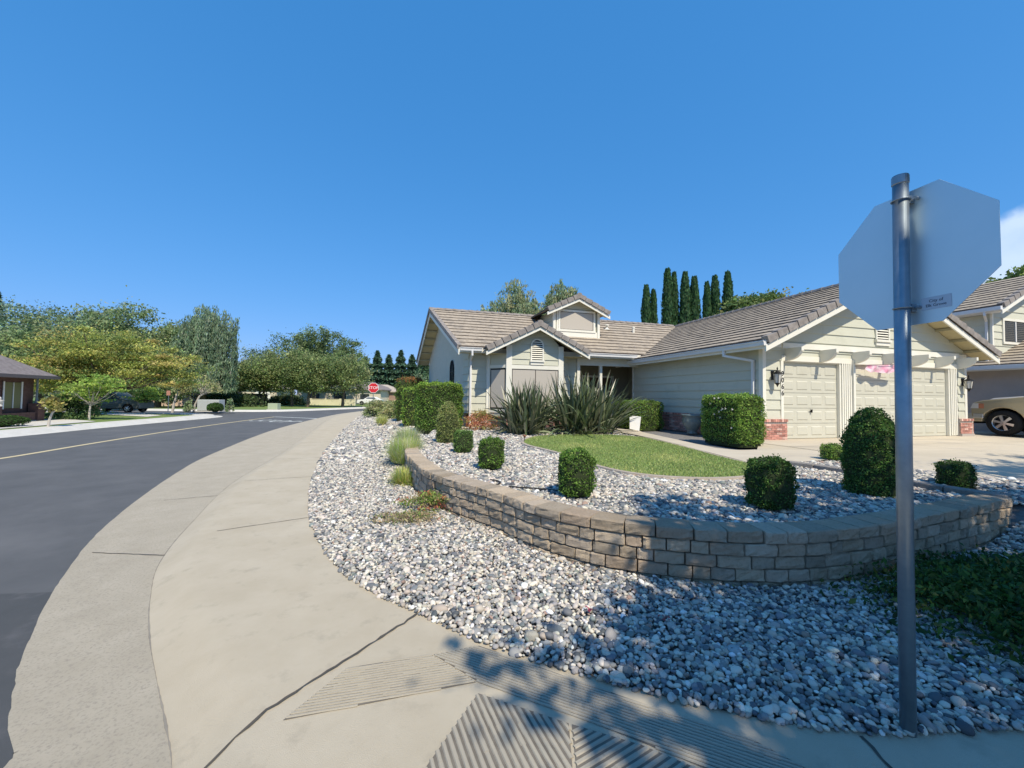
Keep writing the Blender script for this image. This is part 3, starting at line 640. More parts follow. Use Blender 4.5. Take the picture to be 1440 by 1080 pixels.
clipped('orange_tipped_shrub', 'tall clipped shrub with orange new growth on top, far left of the house', 'shrub', (-5.75, 22.6, .3), (1.5, 1.5, 2.45), 'box', 9000, .075, [(.05, .085, .022), (.07, .11, .03), (.10, .12, .03)], rz=.2, shag=.08, extra=photi)
clipped('front_hedge', 'box-clipped hedge with white flowers in front of the garage side wall', 'hedge', tuple(P(-1.86, -.70, -.04)), (.94, 1.5, 1.38), 'box', 16000, .045, [(.085, .14, .028), (.11, .17, .035), (.065, .115, .022), (.14, .19, .045)], rz=TH - .02, shag=.035)
clipped('entry_hedge', 'box-clipped hedge beside the white placard, left of the pots at the entry', 'hedge', tuple(P(-1.35, 4.55, -.05)), (1.5, 1.45, 1.17), 'box', 11000, .05, [(.05, .09, .02), (.07, .12, .025), (.12, .16, .035)], rz=TH, shag=.04)
def flowers(name, label, pts, r, col, parent=None):
    V = []; F = []
    for p in pts:
        for k in range(5):
            a = 2 * PI * k / 5; d = Vector((math.cos(a), -.4, math.sin(a))) * r; n = len(V)
            q = Vector(p); V += [q, q + d * .6 + Vector((0, -.01, .3 * r)), q + d, q + d * .6 - Vector((0, .01, .3 * r))]; F.append((n, n + 1, n + 2, n + 3))
    return np_mesh(name, V, F, mat('petal', col, rough=.7), parent=parent)
HGX = 0
fh = [o for o in bpy.data.objects if o.name.startswith('front_hedge')][0]
for q_ in ([(-.50, rng.uniform(-.6, .6), rng.uniform(.7, 1.3)) for _ in range(5)] + [(-.49, y, z) for y, z in ((.1, 1.27), (-.05, 1.28), (-.3, 1.0), (-.1, .75), (.25, 1.12), (-.5, .5))]): flowers('flower', '', [q_], .035, (.75, .75, .72), fh)

# loose plants
def tuft(name, label, cat, loc, n, h, spread, base, w=.006, lean=.5, group=None, seg=3):
    th = rng.uniform(0, 2 * PI, n); r0 = spread * .35 * np.sqrt(rng.random(n)); tilt = np.abs(rng.normal(0, lean, n)); Lh = h * rng.uniform(.55, 1.1, n)
    V = []; C = []; F = []
    cc = tints(n, base, .22, .08)
    for i in range(n):
        p = np.array([r0[i] * math.cos(th[i]), r0[i] * math.sin(th[i]), -.02]); a = th[i] + rng.normal(0, .4); o = np.array([math.cos(a), math.sin(a)]); s = np.array([-o[1], o[0], 0]) * w
        t = tilt[i]; n0 = len(V)
        for k in range(seg + 1):
            q = p.copy(); ww = 1 - .85 * (k / seg) ** 1.5
            V += [q - s * ww, q + s * ww]; C += [cc[i]] * 2
            tt = t * (1 + 1.1 * k / seg); st = Lh[i] / seg
            p = p + np.array([o[0] * math.sin(tt) * st, o[1] * math.sin(tt) * st, math.cos(tt) * st])
        for k in range(seg): F.append((n0 + 2 * k, n0 + 2 * k + 1, n0 + 2 * k + 3, n0 + 2 * k + 2))
    root = thing(name, label, cat, loc, 0, group)
    np_mesh('blades', V, F, MT['leaf'], col=np.array(C), parent=root)
    return root
tuft('ornamental_grass', 'feathery green and straw ornamental grass at the left end of the block wall', 'grass clump', (-2.45, 9.35, .20), 2400, .56, .85, [(.18, .24, .05), (.25, .30, .08), (.34, .33, .16), (.42, .39, .26)], .005, .42)
tuft('ornamental_grass', 'pale seeded ornamental grass behind the feathery clump, left of the hedge', 'grass clump', (-2.75, 10.7, .34), 1500, .56, .7, [(.30, .31, .18), (.40, .38, .25), (.20, .24, .09)], .005, .38)
tuft('ornamental_grass', 'small yellow-green grass tuft with dead straw at its foot, outside the wall', 'grass clump', (-1.98, 7.6, .08), 1100, .32, .5, [(.28, .27, .08), (.45, .36, .16), (.17, .22, .05)], .006, .75)
tuft('ornamental_grass', 'small straw-coloured grass tuft in the far gravel beside the orange-tipped shrub', 'grass clump', (-6.55, 20.3, .30), 500, .45, .6, [(.40, .38, .18), (.30, .32, .12)], .012, .6)
def shrub_loose(name, label, cat, loc, dims, n, ls, base, clumps=40, squash=1., flat=.0, stem=True, group=None):
    dx, dy, dz = dims; ck = rng.random((clumps, 3)); th = ck[:, 0] * 2 * PI; r = np.sqrt(ck[:, 1]); z = ck[:, 2] ** .8
    cen = np.stack([r * np.cos(th) * dx / 2 * (1 - .35 * z), r * np.sin(th) * dy / 2 * (1 - .35 * z), z * dz * (1 - .35 * r ** 2)], 1)
    k = rng.integers(clumps, size=n); Q = cen[k] + rng.normal(0, 1, (n, 3)) * np.array([dx, dy, dz]) * .075; Q[:, 2] = np.abs(Q[:, 2])
    D = unit(rand_dir(n) + np.array([0, 0, .5])); Nl = unit(rand_dir(n) + np.array([0, 0, .8])); L_ = ls * np.exp(rng.normal(0, .3, n)); V, F = leaf_arrays(Q, D, Nl, L_, L_ * .45)
    ctint = rng.integers(len(base), size=clumps); C = np.repeat(tints(n, base, .25, .08, clump=ctint[k]), 4, 0)
    root = thing(name, label, cat, loc, 0, group); np_mesh('foliage', V, F, MT['leaf'], col=C, parent=root)
    if stem:
        b = MB()
        for i in range(9):
            q = cen[rng.integers(clumps)]; b.tube([(0, 0, -.05), (q[0] * .4, q[1] * .4, q[2] * .6), tuple(q)], [.012, .008, .004], 5)
        b.build('stem', MT['bark'], root)
    return root
shrub_loose('red_berry_shrub', 'reddish-brown nandina bush at the foot of the left house corner', 'shrub', tuple(P(-7.75, 4.9, -.05)), (1.5, .9, .75), 2600, .06, [(.30, .12, .07), (.38, .20, .11), (.16, .14, .05), (.34, .26, .08), (.26, .09, .06)])
shrub_loose('creeping_shrub', 'low green and red creeping plant at the foot of the block wall', 'shrub', (-1.12, 5.95, .05), (1.15, .75, .26), 3000, .035, [(.10, .14, .035), (.14, .17, .05), (.25, .08, .05), (.22, .17, .10)], 60)
shrub_loose('dry_creeping_shrub', 'dry brownish spreading plant in the gravel in front of the green creeping plant', 'shrub', (-1.38, 5.35, .04), (1.1, .55, .13), 1800, .03, [(.26, .19, .14), (.20, .15, .10), (.14, .15, .06)], 60)
shrub_loose('spreading_shrub', 'dark green spreading ground-cover shrub behind the stop sign pole at the right edge', 'shrub', (4.62, 3.02, .0), (3.5, 2.15, .38), 46000, .046, [(.022, .050, .014), (.03, .065, .016), (.05, .075, .016), (.018, .04, .012), (.09, .085, .02)], 420)
shrub_loose('spreading_shrub', 'small brown-leaved plant at the right end of the block wall', 'shrub', (6.95, 4.6, .1), (.9, .8, .4), 1600, .05, [(.12, .07, .04), (.05, .06, .03), (.2, .10, .06)], 30)
shrub_loose('olive_shrub', 'loose olive-green bush at the foot of the far stop sign', 'shrub', (-9.55, 29.2, .15), (2.3, 2.2, 1.25), 5000, .12, [(.15, .17, .08), (.11, .14, .05), (.20, .19, .11)])
shrub_loose('olive_shrub', 'straw-green low bush in front of the orange-tipped shrub', 'shrub', (-7.6, 25.5, .2), (1.6, 1.6, 1.1), 3500, .10, [(.18, .19, .09), (.13, .15, .06), (.26, .24, .14)])
# scattered litter
n = 260; X = rng.uniform(-2.4, 6.2, n); Y = rng.uniform(2.2, 9.5, n); k = inside(regA, X, Y) | inside(allbed, X, Y) & ~inside(lawn2, X, Y); X, Y = X[k], Y[k]; n = len(X)
Zl = np.where(inside(bed_poly, X, Y), .497, terr(X, Y) + .028)
V, F = leaf_arrays(np.stack([X, Y, Zl], 1), unit(rng.normal(0, 1, (n, 3)) * [1, 1, .15]), unit(rng.normal(0, .35, (n, 3)) + [0, 0, 1]), rng.uniform(.018, .045, n), rng.uniform(.010, .02, n))
tag(np_mesh('leaf_litter', V, F, mat('litter', (1, 1, 1), attr=True, rough=.8), col=np.repeat(np.array([(.25, .15, .07), (.33, .24, .12), (.16, .10, .06), (.22, .22, .08)])[rng.integers(4, size=n)], 4, 0)), 'small dry leaves scattered over the pebbles', 'leaves', kind='stuff')
# debris in the gravel
for x, y, c, lab in ((1.15, 3.05, (.30, .07, .08), 'red leaf scrap in the shaded gravel under the wall'), (.62, 3.15, (.30, .05, .08), 'pink-red leaf scrap in the gravel at the shadow edge')):
    V, F = leaf_arrays(np.array([x, y, .075]) + rng.normal(0, .022, (14, 3)) * [1, 1, .3], unit(rng.normal(0, 1, (14, 3)) * [1, 1, .3]), unit(rng.normal(0, .3, (14, 3)) + [0, 0, 1]), np.full(14, .03), np.full(14, .014))
    tag(np_mesh('fallen_leaves', V, F, mat('dead_leaf', c, rough=.8)), lab, 'leaves')

def flax(label, loc, n, h, group, sp_r=.5):
    V = []; F = []; C = []; root = thing('flax_plant', label, 'plant', loc, 0, group)
    for i in range(n):
        a = rng.uniform(0, 2 * PI); t = min(abs(rng.normal(0, .62)), 1.3); L_ = h * rng.uniform(.5, 1.02) * (1 - .1 * t); seg = 7; w = .040 * rng.uniform(.7, 1.2)
        o = np.array([math.cos(a), math.sin(a), 0]); s0 = np.array([-o[1], o[0], 0]); tw = rng.normal(0, .5); rr_ = sp_r * math.sqrt(rng.random()); ra_ = rng.uniform(0, 2 * PI); p = np.array([.35 * sp_r * o[0] + rr_ * math.cos(ra_), .35 * sp_r * o[1] + rr_ * math.sin(ra_), 0.0]); n0 = len(V)
        col = np.array([(.075, .105, .05), (.10, .13, .06), (.16, .18, .10), (.26, .25, .16), (.05, .07, .035)][rng.choice(5, p=[.26, .26, .22, .12, .14])]) * math.exp(rng.normal(0, .32))
        for k in range(seg + 1):
            f = k / seg; ww = w * (min(1, .55 + f * 1.6) if f < .35 else (1 - ((f - .35) / .65) ** 2.2) * 1.0 + .03)
            tt = t + (.18 + .85 * t) * f ** 1.8; d = np.array([o[0] * math.sin(tt), o[1] * math.sin(tt), math.cos(tt)]); nrm = np.cross(s0, d); s = s0 * math.cos(tw) + nrm * math.sin(tw)
            V += [p - s * ww, p + s * ww]; C += [col * (1.15 if k % 2 else 1)] * 2; p = p + d * L_ / seg
        for k in range(seg): F.append((n0 + 2 * k, n0 + 2 * k + 1, n0 + 2 * k + 3, n0 + 2 * k + 2))
    np_mesh('blades', V, F, mat('flax_leaf', (1, 1, 1), attr=True, rough=.38, trans=.12, spec=.6), col=np.array(C), parent=root)
    b = MB()
    for k in range(5):
        a = k * 1.3; b.tube([(.1 * math.cos(a), .1 * math.sin(a), -.05), (.16 * math.cos(a), .16 * math.sin(a), .35)], [.05, .03], 6)
    b.build('stem', MT['bark'], root)
    return root
flax('smaller sword-leaved flax clump on the left, in front of the bay window', tuple(P(-6.55, 3.3, -.03)), 340, 1.95, 'sword-leaved flax clumps in front of the house')
flax('larger sword-leaved flax clump on the right, in front of the entry', tuple(P(-4.35, 3.4, -.03)), 540, 2.25, 'sword-leaved flax clumps in front of the house', .78)

# lawn grass
X = rng.uniform(0, 5, 90000); Y = rng.uniform(6, 13.6, 90000); k = inside(lawn2, X, Y); X, Y = X[k], Y[k]; n = len(X)
D = unit(np.stack([rng.normal(0, .45, n), rng.normal(0, .45, n), np.ones(n)], 1)); h = rng.uniform(.025, .05, n); Nl = unit(np.cross(D, rand_dir(n)))
V, F = leaf_arrays(np.stack([X, Y, .49 + h / 2], 1), D, Nl, h, np.full(n, .012)); dry = (np.sin(X * 2.1 + 1) * np.sin(Y * 1.7) + rng.normal(0, .4, n)) > .75
C = tints(n, [(.135, .175, .06), (.165, .195, .075), (.185, .205, .09)], .2, .06); C[dry] = tints(dry.sum(), [(.30, .28, .13), (.24, .25, .10)], .2, .05)
tag(np_mesh('lawn_grass', V, F, MT['blade'], col=np.repeat(C, 4, 0)), 'short green grass of the small front lawn', 'grass', kind='stuff')

# ---------------------------------------------------------------- trees
def tree(name, label, loc, blobs, n, ls, base, trunk=None, group=None, clump=60, csz=.13, droop=0., asp=.6, bark='bark', layered=0., fill=.55, rz=0, flatten=1.):
    """blobs: (x, y, z, rx, ry, rz) ellipsoids relative to the tree's foot; leaf clumps on short twigs inside them"""
    root = thing(name, label, 'tree', loc, rz, group); B_ = np.array(blobs, float); n = int(n * 1.0); vol = B_[:, 3] * B_[:, 4] * B_[:, 5]; bi = rng.choice(len(B_), clump, p=vol ** .67 / (vol ** .67).sum())
    d = rand_dir(clump); rad = np.clip(rng.normal(.80, .18, clump), .15, 1.02)[:, None]; rad = np.where(rng.random((clump, 1)) < fill * .5, rad * rng.uniform(.2, .9, (clump, 1)), rad)
    cen = B_[bi, :3] + d * rad * B_[bi, 3:]
    if layered: cen[:, 2] = np.round(cen[:, 2] / layered) * layered + rng.normal(0, layered * .12, clump)
    k = rng.integers(clump, size=n); sz = csz * B_[bi, 3:].mean(1) * np.exp(rng.normal(0, .3, clump))
    off = rng.normal(0, 1, (n, 3)) * sz[k][:, None] * np.array([1.15, 1.15, .38 if layered else .8])
    if droop:
        off[:, :2] *= .45; off[:, 2] = -np.abs(rng.normal(0, droop, n)) * (1 + rng.random(n))
    Q = cen[k] + off
    if droop:
        lowest = (B_[:, 2] - B_[:, 5]).min(); Q[:, 2] = np.maximum(Q[:, 2], lowest + rng.random(n) * .6)
    D = unit(rand_dir(n) + (np.array([0, 0, -2.5]) if droop else np.array([0, 0, 0])) * 1.); Nl = unit(rand_dir(n) + np.array([0, 0, .9 if not droop else .1]))
    L_ = ls * np.exp(rng.normal(0, .3, n)); V, F = leaf_arrays(Q, D, Nl, L_, L_ * asp)
    ct = rng.integers(len(base), size=clump); C = np.repeat(tints(n, base, .16, .06, clump=ct[k]) * np.exp(rng.normal(0, .16, clump))[k][:, None], 4, 0)
    np_mesh('crown', V, F, MT['leaf'], col=C, parent=root)
    if trunk:
        r, hh, lean = trunk[:3]; b = MB(); top = Vector((lean[0], lean[1], hh)); cz = float(B_[:, 2].mean())
        b.tube([(0, 0, -.25), (lean[0] * .2, lean[1] * .2, hh * .35), (lean[0] * .6, lean[1] * .7, hh * .75), top], [r * 1.25, r, r * .85, r * .7], 9)
        for q in cen[:: max(1, clump // 22)][:22]:
            q = Vector(q); m_ = top.lerp(q, .5) + Vector((0, 0, -.08 * (q - top).length)); st = top * rng.uniform(.8, 1.0)
            b.tube([st, m_, q], [r * .45, r * .25, r * .07], 5)
        b.build('trunk', MT[bark], root)
    return root
GN = [(.085, .12, .045), (.11, .145, .055), (.07, .10, .04), (.13, .155, .07)]
YG = [(.14, .165, .055), (.165, .18, .065), (.11, .14, .05), (.16, .15, .06)]
BG = [(.10, .135, .11), (.125, .16, .12), (.085, .115, .095)]
GHAZE = [(.11, .145, .075), (.135, .165, .085), (.095, .125, .07), (.15, .17, .095)]  # paler greens for background trees, aerial haze put into the leaf colour
DG = [(.022, .048, .028), (.03, .06, .034), (.04, .07, .04)]
# nine cypresses behind the house
cy = [(909, 394, .95), (922, 399, .8), (939, 371, 1.15), (951, 374, .9), (964, 375, 1.1), (980, 378, 1.15), (995, 388, .85), (1010, 377, 1.1), (1024, 373, 1.1)]
cyl = ['leftmost and rather low cypress of the row behind the roof', 'second cypress from the left, short and thin', 'third cypress from the left, first of the tall ones', 'fourth cypress from the left, slim, touching its left neighbour', 'fifth cypress from the left, at the middle of the row', 'sixth cypress from the left, right of a small gap', 'seventh cypress from the left, shorter and narrow between two tall ones', 'eighth cypress from the left, tall, next to the last', 'rightmost cypress of the row, tall and slender']
cxs = [13.35, 14.25, 15.5, 16.35, 17.25, 18.4, 19.45, 20.5, 21.55]; chs = [13.3, 13.0, 15.0, 14.8, 14.7, 14.4, 13.7, 14.5, 14.8]
for i in range(9):
    root = thing('cypress_tree', cyl[i], 'tree', (cxs[i], 40 + .5 * (i % 2), 0), 0, 'row of Italian cypresses behind the house'); n = 5200; hh = chs[i]; W_ = cy[i][2]
    t = rng.random(n) ** .9; r = .5 * W_ * np.where(t < .55, .78 + .22 * np.sin(t / .55 * PI / 2), np.sqrt(np.clip(1 - ((t - .55) / .47) ** 2, 0, 1))); th = rng.uniform(0, 2 * PI, n); rr = r * np.clip(rng.normal(.9, .12, n), .3, 1.15) * (1 + .1 * np.sin(th * 3 + t * 30 + i))
    Q = np.stack([rr * np.cos(th), rr * np.sin(th), .5 + t * (hh - .7)], 1); D = unit(np.stack([np.cos(th) * .3, np.sin(th) * .3, np.ones(n)], 1) + rand_dir(n) * .3); Nl = unit(np.stack([np.cos(th), np.sin(th), np.full(n, .2)], 1) + rand_dir(n) * .5)
    L_ = rng.uniform(.22, .42, n); V, F = leaf_arrays(Q, D, Nl, L_, L_ * .42); C = np.repeat(tints(n, [(.024, .055, .026), (.034, .072, .032), (.045, .085, .036)], .2, .05), 4, 0)
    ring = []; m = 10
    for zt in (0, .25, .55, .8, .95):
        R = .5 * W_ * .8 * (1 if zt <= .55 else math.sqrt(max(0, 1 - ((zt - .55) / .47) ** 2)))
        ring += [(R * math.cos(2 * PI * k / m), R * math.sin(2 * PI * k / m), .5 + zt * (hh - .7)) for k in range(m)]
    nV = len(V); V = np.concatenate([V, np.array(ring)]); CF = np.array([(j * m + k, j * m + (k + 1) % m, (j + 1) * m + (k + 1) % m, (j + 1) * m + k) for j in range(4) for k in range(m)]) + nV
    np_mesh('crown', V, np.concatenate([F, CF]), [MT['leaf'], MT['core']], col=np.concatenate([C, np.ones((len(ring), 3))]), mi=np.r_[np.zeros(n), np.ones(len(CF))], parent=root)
    b = MB(); b.tube([(0, 0, -.3), (0, 0, 1.2)], [.16, .12], 8); b.build('trunk', MT['bark'], root)
# pale birches above the left roof
BR = [(.13, .16, .10), (.17, .195, .13), (.10, .13, .075), (.20, .20, .13)]
for x, y, h_, wd, lab in ((-2.6, 44, 12.6, 1.9, 'low wispy birch crown just above the left roof ridge'), (.4, 44, 14.8, 2.1, 'taller wispy birch crown above the left roof'), (3.4, 46, 13.4, 1.8, 'wispy birch crown left of the dormer, lower than its neighbours'), (5.3, 44, 15.4, 1.6, 'tall drooping birch crown just left of the dormer roof')):
    tree('birch_tree', lab, (x, y, 0), [(0, 0, h_ - 2.3, wd, wd, 2.4), (-.7, 0, h_ - 4.0, wd * 1.2, wd, 2.4), (.8, 0, h_ - 3.6, wd, wd, 2.0)], 15000, .22, BR, (.14, h_ * .6, (.2, .1)), 'birches behind the left roof', 200, .17, droop=.5, asp=.4, bark='palebark', fill=.7)
tree('distant_conifer', 'small dark treetop just over the roof left of the cypresses', (13.5, 62, 0), [(0, 0, 9.5, 1.6, 1.6, 3.6)], 1200, .4, DG, (.2, 6, (0, 0)), None, 30)
for x, y, h_, wd, lab, bs in ((22.6, 38, 12.2, 2.0, 'green leafy tree just right of the cypress row', GN), (25.6, 38, 12.0, 2.3, 'yellowish tree showing over the garage roof ridge', YG), (28.4, 38, 12.5, 2.1, 'dark green tree over the garage roof beside the yellowish one', GN), (31.6, 38, 12.8, 1.9, 'rightmost leafy treetop over the garage roof, left of the sign', BG), (38.6, 31, 12.0, 1.3, 'small treetop above the neighbour house beside the sign edge', YG)):
    tree('backyard_tree', lab, (x, y, 0), [(0, 0, h_ - 1.7, wd, wd, 1.7), (wd * .6, 0, h_ - 2.6, wd * 1.2, wd, 1.8), (-wd * .6, 0, h_ - 2.8, wd, wd, 1.8)], 8500, .28, bs, (.2, h_ * .5, (.2, 0)), 'trees behind the garage roof', 60, .18)
# left side of the street
maple = tree('maple_tree', 'wide yellow-green layered maple beside the brick house', (-30.5, 29.5, 0), [(-2.6, 0, 3.9, 2.7, 2.8, 1.7), (-.2, 0, 4.6, 2.6, 2.8, 1.9), (2.4, .6, 4.1, 2.6, 2.6, 1.6), (-1.2, -1.2, 2.7, 3.2, 2.2, 1.3), (4.9, 1.2, 3.3, 1.9, 2.0, 1.2)], 40000, .14, [(.18, .19, .055), (.22, .21, .065), (.12, .145, .05), (.24, .19, .07)], (.22, 1.9, (.3, 0)), None, 210, .17, layered=.62, asp=.55)
tree('young_maple', 'small bright green maple with a thin trunk at the kerb right of the brick house', (-25.9, 24.7, 0), [(0, 0, 1.9, 1.3, 1.2, .9), (-.8, .2, 1.6, .9, .9, .6), (1.1, 0, 2.3, 1.3, 1.0, .5)], 4200, .12, [(.15, .20, .05), (.20, .25, .06), (.12, .17, .04)], (.055, 1.0, (.05, 0)), 'young maples on the left lawn', 90, .15, layered=.3, bark='palebark')
tree('young_maple', 'small round maple on the lawn right of the parked grey car', (-31.5, 34.4, 0), [(0, 0, 1.75, 1.25, 1.1, .85), (.4, 0, 1.3, 1.1, 1.0, .5)], 3200, .13, [(.14, .19, .045), (.19, .23, .055)], (.10, .8, (0, 0)), 'young maples on the left lawn', 60, .15, layered=.3)
tree('young_tree', 'white-stemmed sapling with drooping brown fronds in front of the brick porch', (-22.25, 19.35, 0), [(.15, 0, 1.15, .5, .4, .25), (.35, 0, .95, .35, .35, .3)], 420, .17, [(.14, .12, .05), (.22, .19, .07), (.09, .10, .03)], (.05, .82, (.27, 0)), None, 18, .25, bark='palebark')
tree('bent_tree', 'leaning pale-trunked small tree on the lawn near the peach wall', (-31.6, 37.5, 0), [(.6, 0, 2.6, .9, .8, .7), (1.2, 0, 2.0, .8, .8, .5)], 1100, .15, [(.24, .22, .13), (.16, .17, .08)], (.09, 1.9, (.55, 0)), 'small bent trees left of the willow', 25, .2, bark='palebark')
tree('bent_tree', 'leaning pale-trunked small tree just left of the grey utility box', (-29.9, 37.8, 0), [(.5, 0, 2.7, .9, .8, .7), (1.5, .2, 2.3, .8, .8, .5)], 1100, .15, [(.24, .22, .13), (.16, .17, .08)], (.09, 1.8, (.85, 0)), 'small bent trees left of the willow', 25, .2, bark='palebark')
tree('willow_tree', 'tall grey-green weeping tree rising above the left street', (-37.8, 49, 0), [(-1.5, 0, 6.8, 2.6, 2.4, 4.2), (.4, 0, 9.8, 2.3, 2, 3.2), (2.3, 0, 8.4, 1.9, 2, 4.0), (.5, 0, 4.4, 3.4, 2.6, 2.6), (-2.6, 0, 4.4, 1.6, 2, 2.6)], 52000, .30, [(.10, .135, .095), (.13, .165, .12), (.085, .115, .08), (.15, .18, .14)], (.35, 5, (.2, 0)), None, 460, .13, droop=1.2, asp=.28, fill=.7)
for (x, y, h_, wd, lab, bs, nl) in ((-66, 54, 15.0, 6.0, 'leftmost distant tree at the picture edge above the brick roof', BG, 5000), (-57, 54, 13.5, 5.4, 'distant grey-green tree second from the left above the brick roof', BG, 5000), (-53, 53, 14.6, 6.0, 'distant tall round tree behind the wide maple', GHAZE, 8000), (-45.5, 54, 11.6, 4.0, 'distant broad tree right of the tallest one behind the maple', GHAZE, 7000), (-40.5, 46, 7.4, 3.2, 'mid-distance tree behind the right side of the maple', GHAZE, 5000), (-54, 46, 11.0, 6.4, 'yellowish mid-distance tree behind the brick house', GHAZE, 6000)):
    tree('background_tree', lab, (x, y, 0), [(-wd * .35, 0, h_ * .52, wd * .8, wd * .7, h_ * .34), (wd * .3, 0, h_ * .62, wd * .7, wd * .7, h_ * .34), (0, 0, h_ * .38, wd, wd * .8, h_ * .3)], int(nl * 4.2), .27, bs, (.3, h_ * .35, (.3, 0)), 'large trees far behind the left lawns', 380, .125)
def conifer(lab, x, y, h_, wd, nl=2600, grp=None, ls=.5, base=DG):
    root = thing('conifer_tree', lab, 'tree', (x, y, 0), 0, grp); t = rng.random(nl) ** .75; th = rng.uniform(0, 2 * PI, nl); tier = (.8 + .2 * np.sin(t * h_ * 3.5)); r = wd * (1 - t) ** .8 * tier * np.sqrt(rng.random(nl)) ; ang = np.round(th / .6) * .6 + rng.normal(0, .12, nl)
    Q = np.stack([r * np.cos(ang), r * np.sin(ang), h_ * (.12 + .88 * t) - r * .25], 1); D = unit(np.stack([np.cos(ang), np.sin(ang), np.full(nl, -.3)], 1) + rand_dir(nl) * .5); V, F = leaf_arrays(Q, D, unit(rand_dir(nl) + [0, 0, 1]), ls * np.exp(rng.normal(0, .3, nl)), np.full(nl, ls * .5))
    np_mesh('crown', V, F, MT['leaf'], col=np.repeat(tints(nl, base, .25, .06), 4, 0), parent=root); b = MB(); b.tube([(0, 0, -.3), (0, 0, h_ * .6), (0, 0, h_ * .97)], [wd * .12, wd * .07, .03], 7); b.build('trunk', MT['bark'], root)
BC = [(.04, .075, .055), (.055, .09, .065), (.03, .06, .045)]
for x, y, h_, wd, lab in ((-45.5, 57, 12.6, 2.6, 'dark conifer just left of the tall weeping tree'), (-80, 62, 17.0, 3.4, 'dark pointed conifer top at the far left picture edge')): conifer(lab, x, y, h_, wd, grp=None)
fc = [(-38, 11.4), (-35, 13.0), (-32, 12.0), (-28.9, 13.2), (-26, 12.0), (-23.0, 13.2), (-19.5, 12.0)]
names = ['first distant conifer from the left, right of the street trees', 'second distant conifer, above the far red stop sign', 'third distant conifer from the left, right of the far stop sign', 'fourth distant conifer from the left over the olive bush', 'fifth distant conifer, left of the orange-tipped shrub top', 'sixth distant conifer, behind the orange-tipped shrub', 'last distant conifer, beside the left gable of the house']
for (x, h_), lab in zip(fc, names): conifer(lab, x, 104, h_ * 1.02, 4.6, 4200, 'distant dark conifers beyond the houses', .8, BC)
conifer('small dark conifer close to the left gable, behind the big hedge', -9.3, 42, 7.2, 1.5, 1800, None, .4)
shrub_loose('backyard_shrub', 'grey-green bush behind the left gable wall end', 'shrub', (-7.2, 31, .2), (3.0, 2.4, 3.3), 4200, .16, [(.10, .14, .085), (.07, .11, .06), (.14, .16, .11)], 60)
ST = [(.10, .13, .055), (.13, .15, .065), (.08, .11, .045), (.145, .155, .08)]
for x, y, h_, wd, tl, lab, bs in ((-36, 58, 8.2, 3.6, .3, 'leftmost round street tree beyond the crossing', ST), (-31.4, 57.5, 8.8, 3.4, -.2, 'second street tree from the left beyond the crossing', ST), (-28.4, 56, 8.2, 3.0, .2, 'third street tree from the left, with a pale trunk foot', ST), (-24.4, 58, 8.6, 3.6, .2, 'rightmost street tree, its dark trunk standing before the pale yellow wall', ST), (-41.5, 66, 9.8, 3.0, .2, 'thin grey-green tree between the weeping tree and the street trees', BG), (-40.2, 56, 6.2, 2.4, .1, 'low tree right of the weeping tree', ST)):
    tree('street_tree', lab, (x, y, 0), [(0, 0, h_ * .62, wd, wd, h_ * .33), (-wd * .45, 0, h_ * .5, wd * .8, wd * .8, h_ * .26), (wd * .5, 0, h_ * .5, wd * .8, wd * .8, h_ * .26)], 17000, .22, bs, (.19, h_ * .30, (tl, 0)), 'street trees beyond the crossing', 200, .15)
tree('street_tree', 'largest and tallest tree, its airy crown rising above the street trees', (-35.5, 72, 0), [(-3, 0, 9.0, 4.4, 4, 3.6), (1.5, 0, 10.4, 4.8, 4, 3.8), (5.5, 0, 8.4, 4.0, 4, 3.2), (0, 0, 6.2, 6.4, 4, 2.6)], 36000, .27, [(.085, .115, .055), (.11, .14, .07), (.07, .095, .05)], (.35, 5.5, (.4, 0)), 'street trees beyond the crossing', 380, .11)
# the street tree behind the camera whose shade falls on the bed, the sign and the ramp
for (tx_, ty_, lab, blobs, nn) in ((7.4, -4.6, 'large kerbside tree behind the viewer shading the pebble bed and ramp', [(-.5, 4.1, 6.6, 3.3, 2.3, 1.5), (-3.0, 3.3, 6.4, 2.0, 2.0, 1.3), (-3.2, 2.0, 6.3, 2.4, 1.3, 1.1), (-.2, 1.6, 6.0, 2.4, 1.5, 1.1), (2.3, 3.7, 6.8, 3.0, 2.6, 1.6), (-.6, 1.4, 7.6, 3.4, 2.4, 1.6), (2.2, .6, 8.0, 3.4, 2.6, 1.6)], 42000), (14.0, .8, 'second kerbside tree to the right of the viewer shading the driveway', [(-.5, 2.0, 6.4, 2.8, 2.2, 1.5), (1.8, 1.0, 6.8, 2.6, 2.2, 1.5), (-1.6, .4, 7.2, 2.2, 2.2, 1.4)], 13000)):
    tree('shade_tree', lab, (tx_, ty_, -.1), blobs, nn, .17, GN, (.26, 4.0, (-.3, .6)), 'kerbside trees shading the corner', 560 if nn > 14000 else 160, .10, fill=.8)
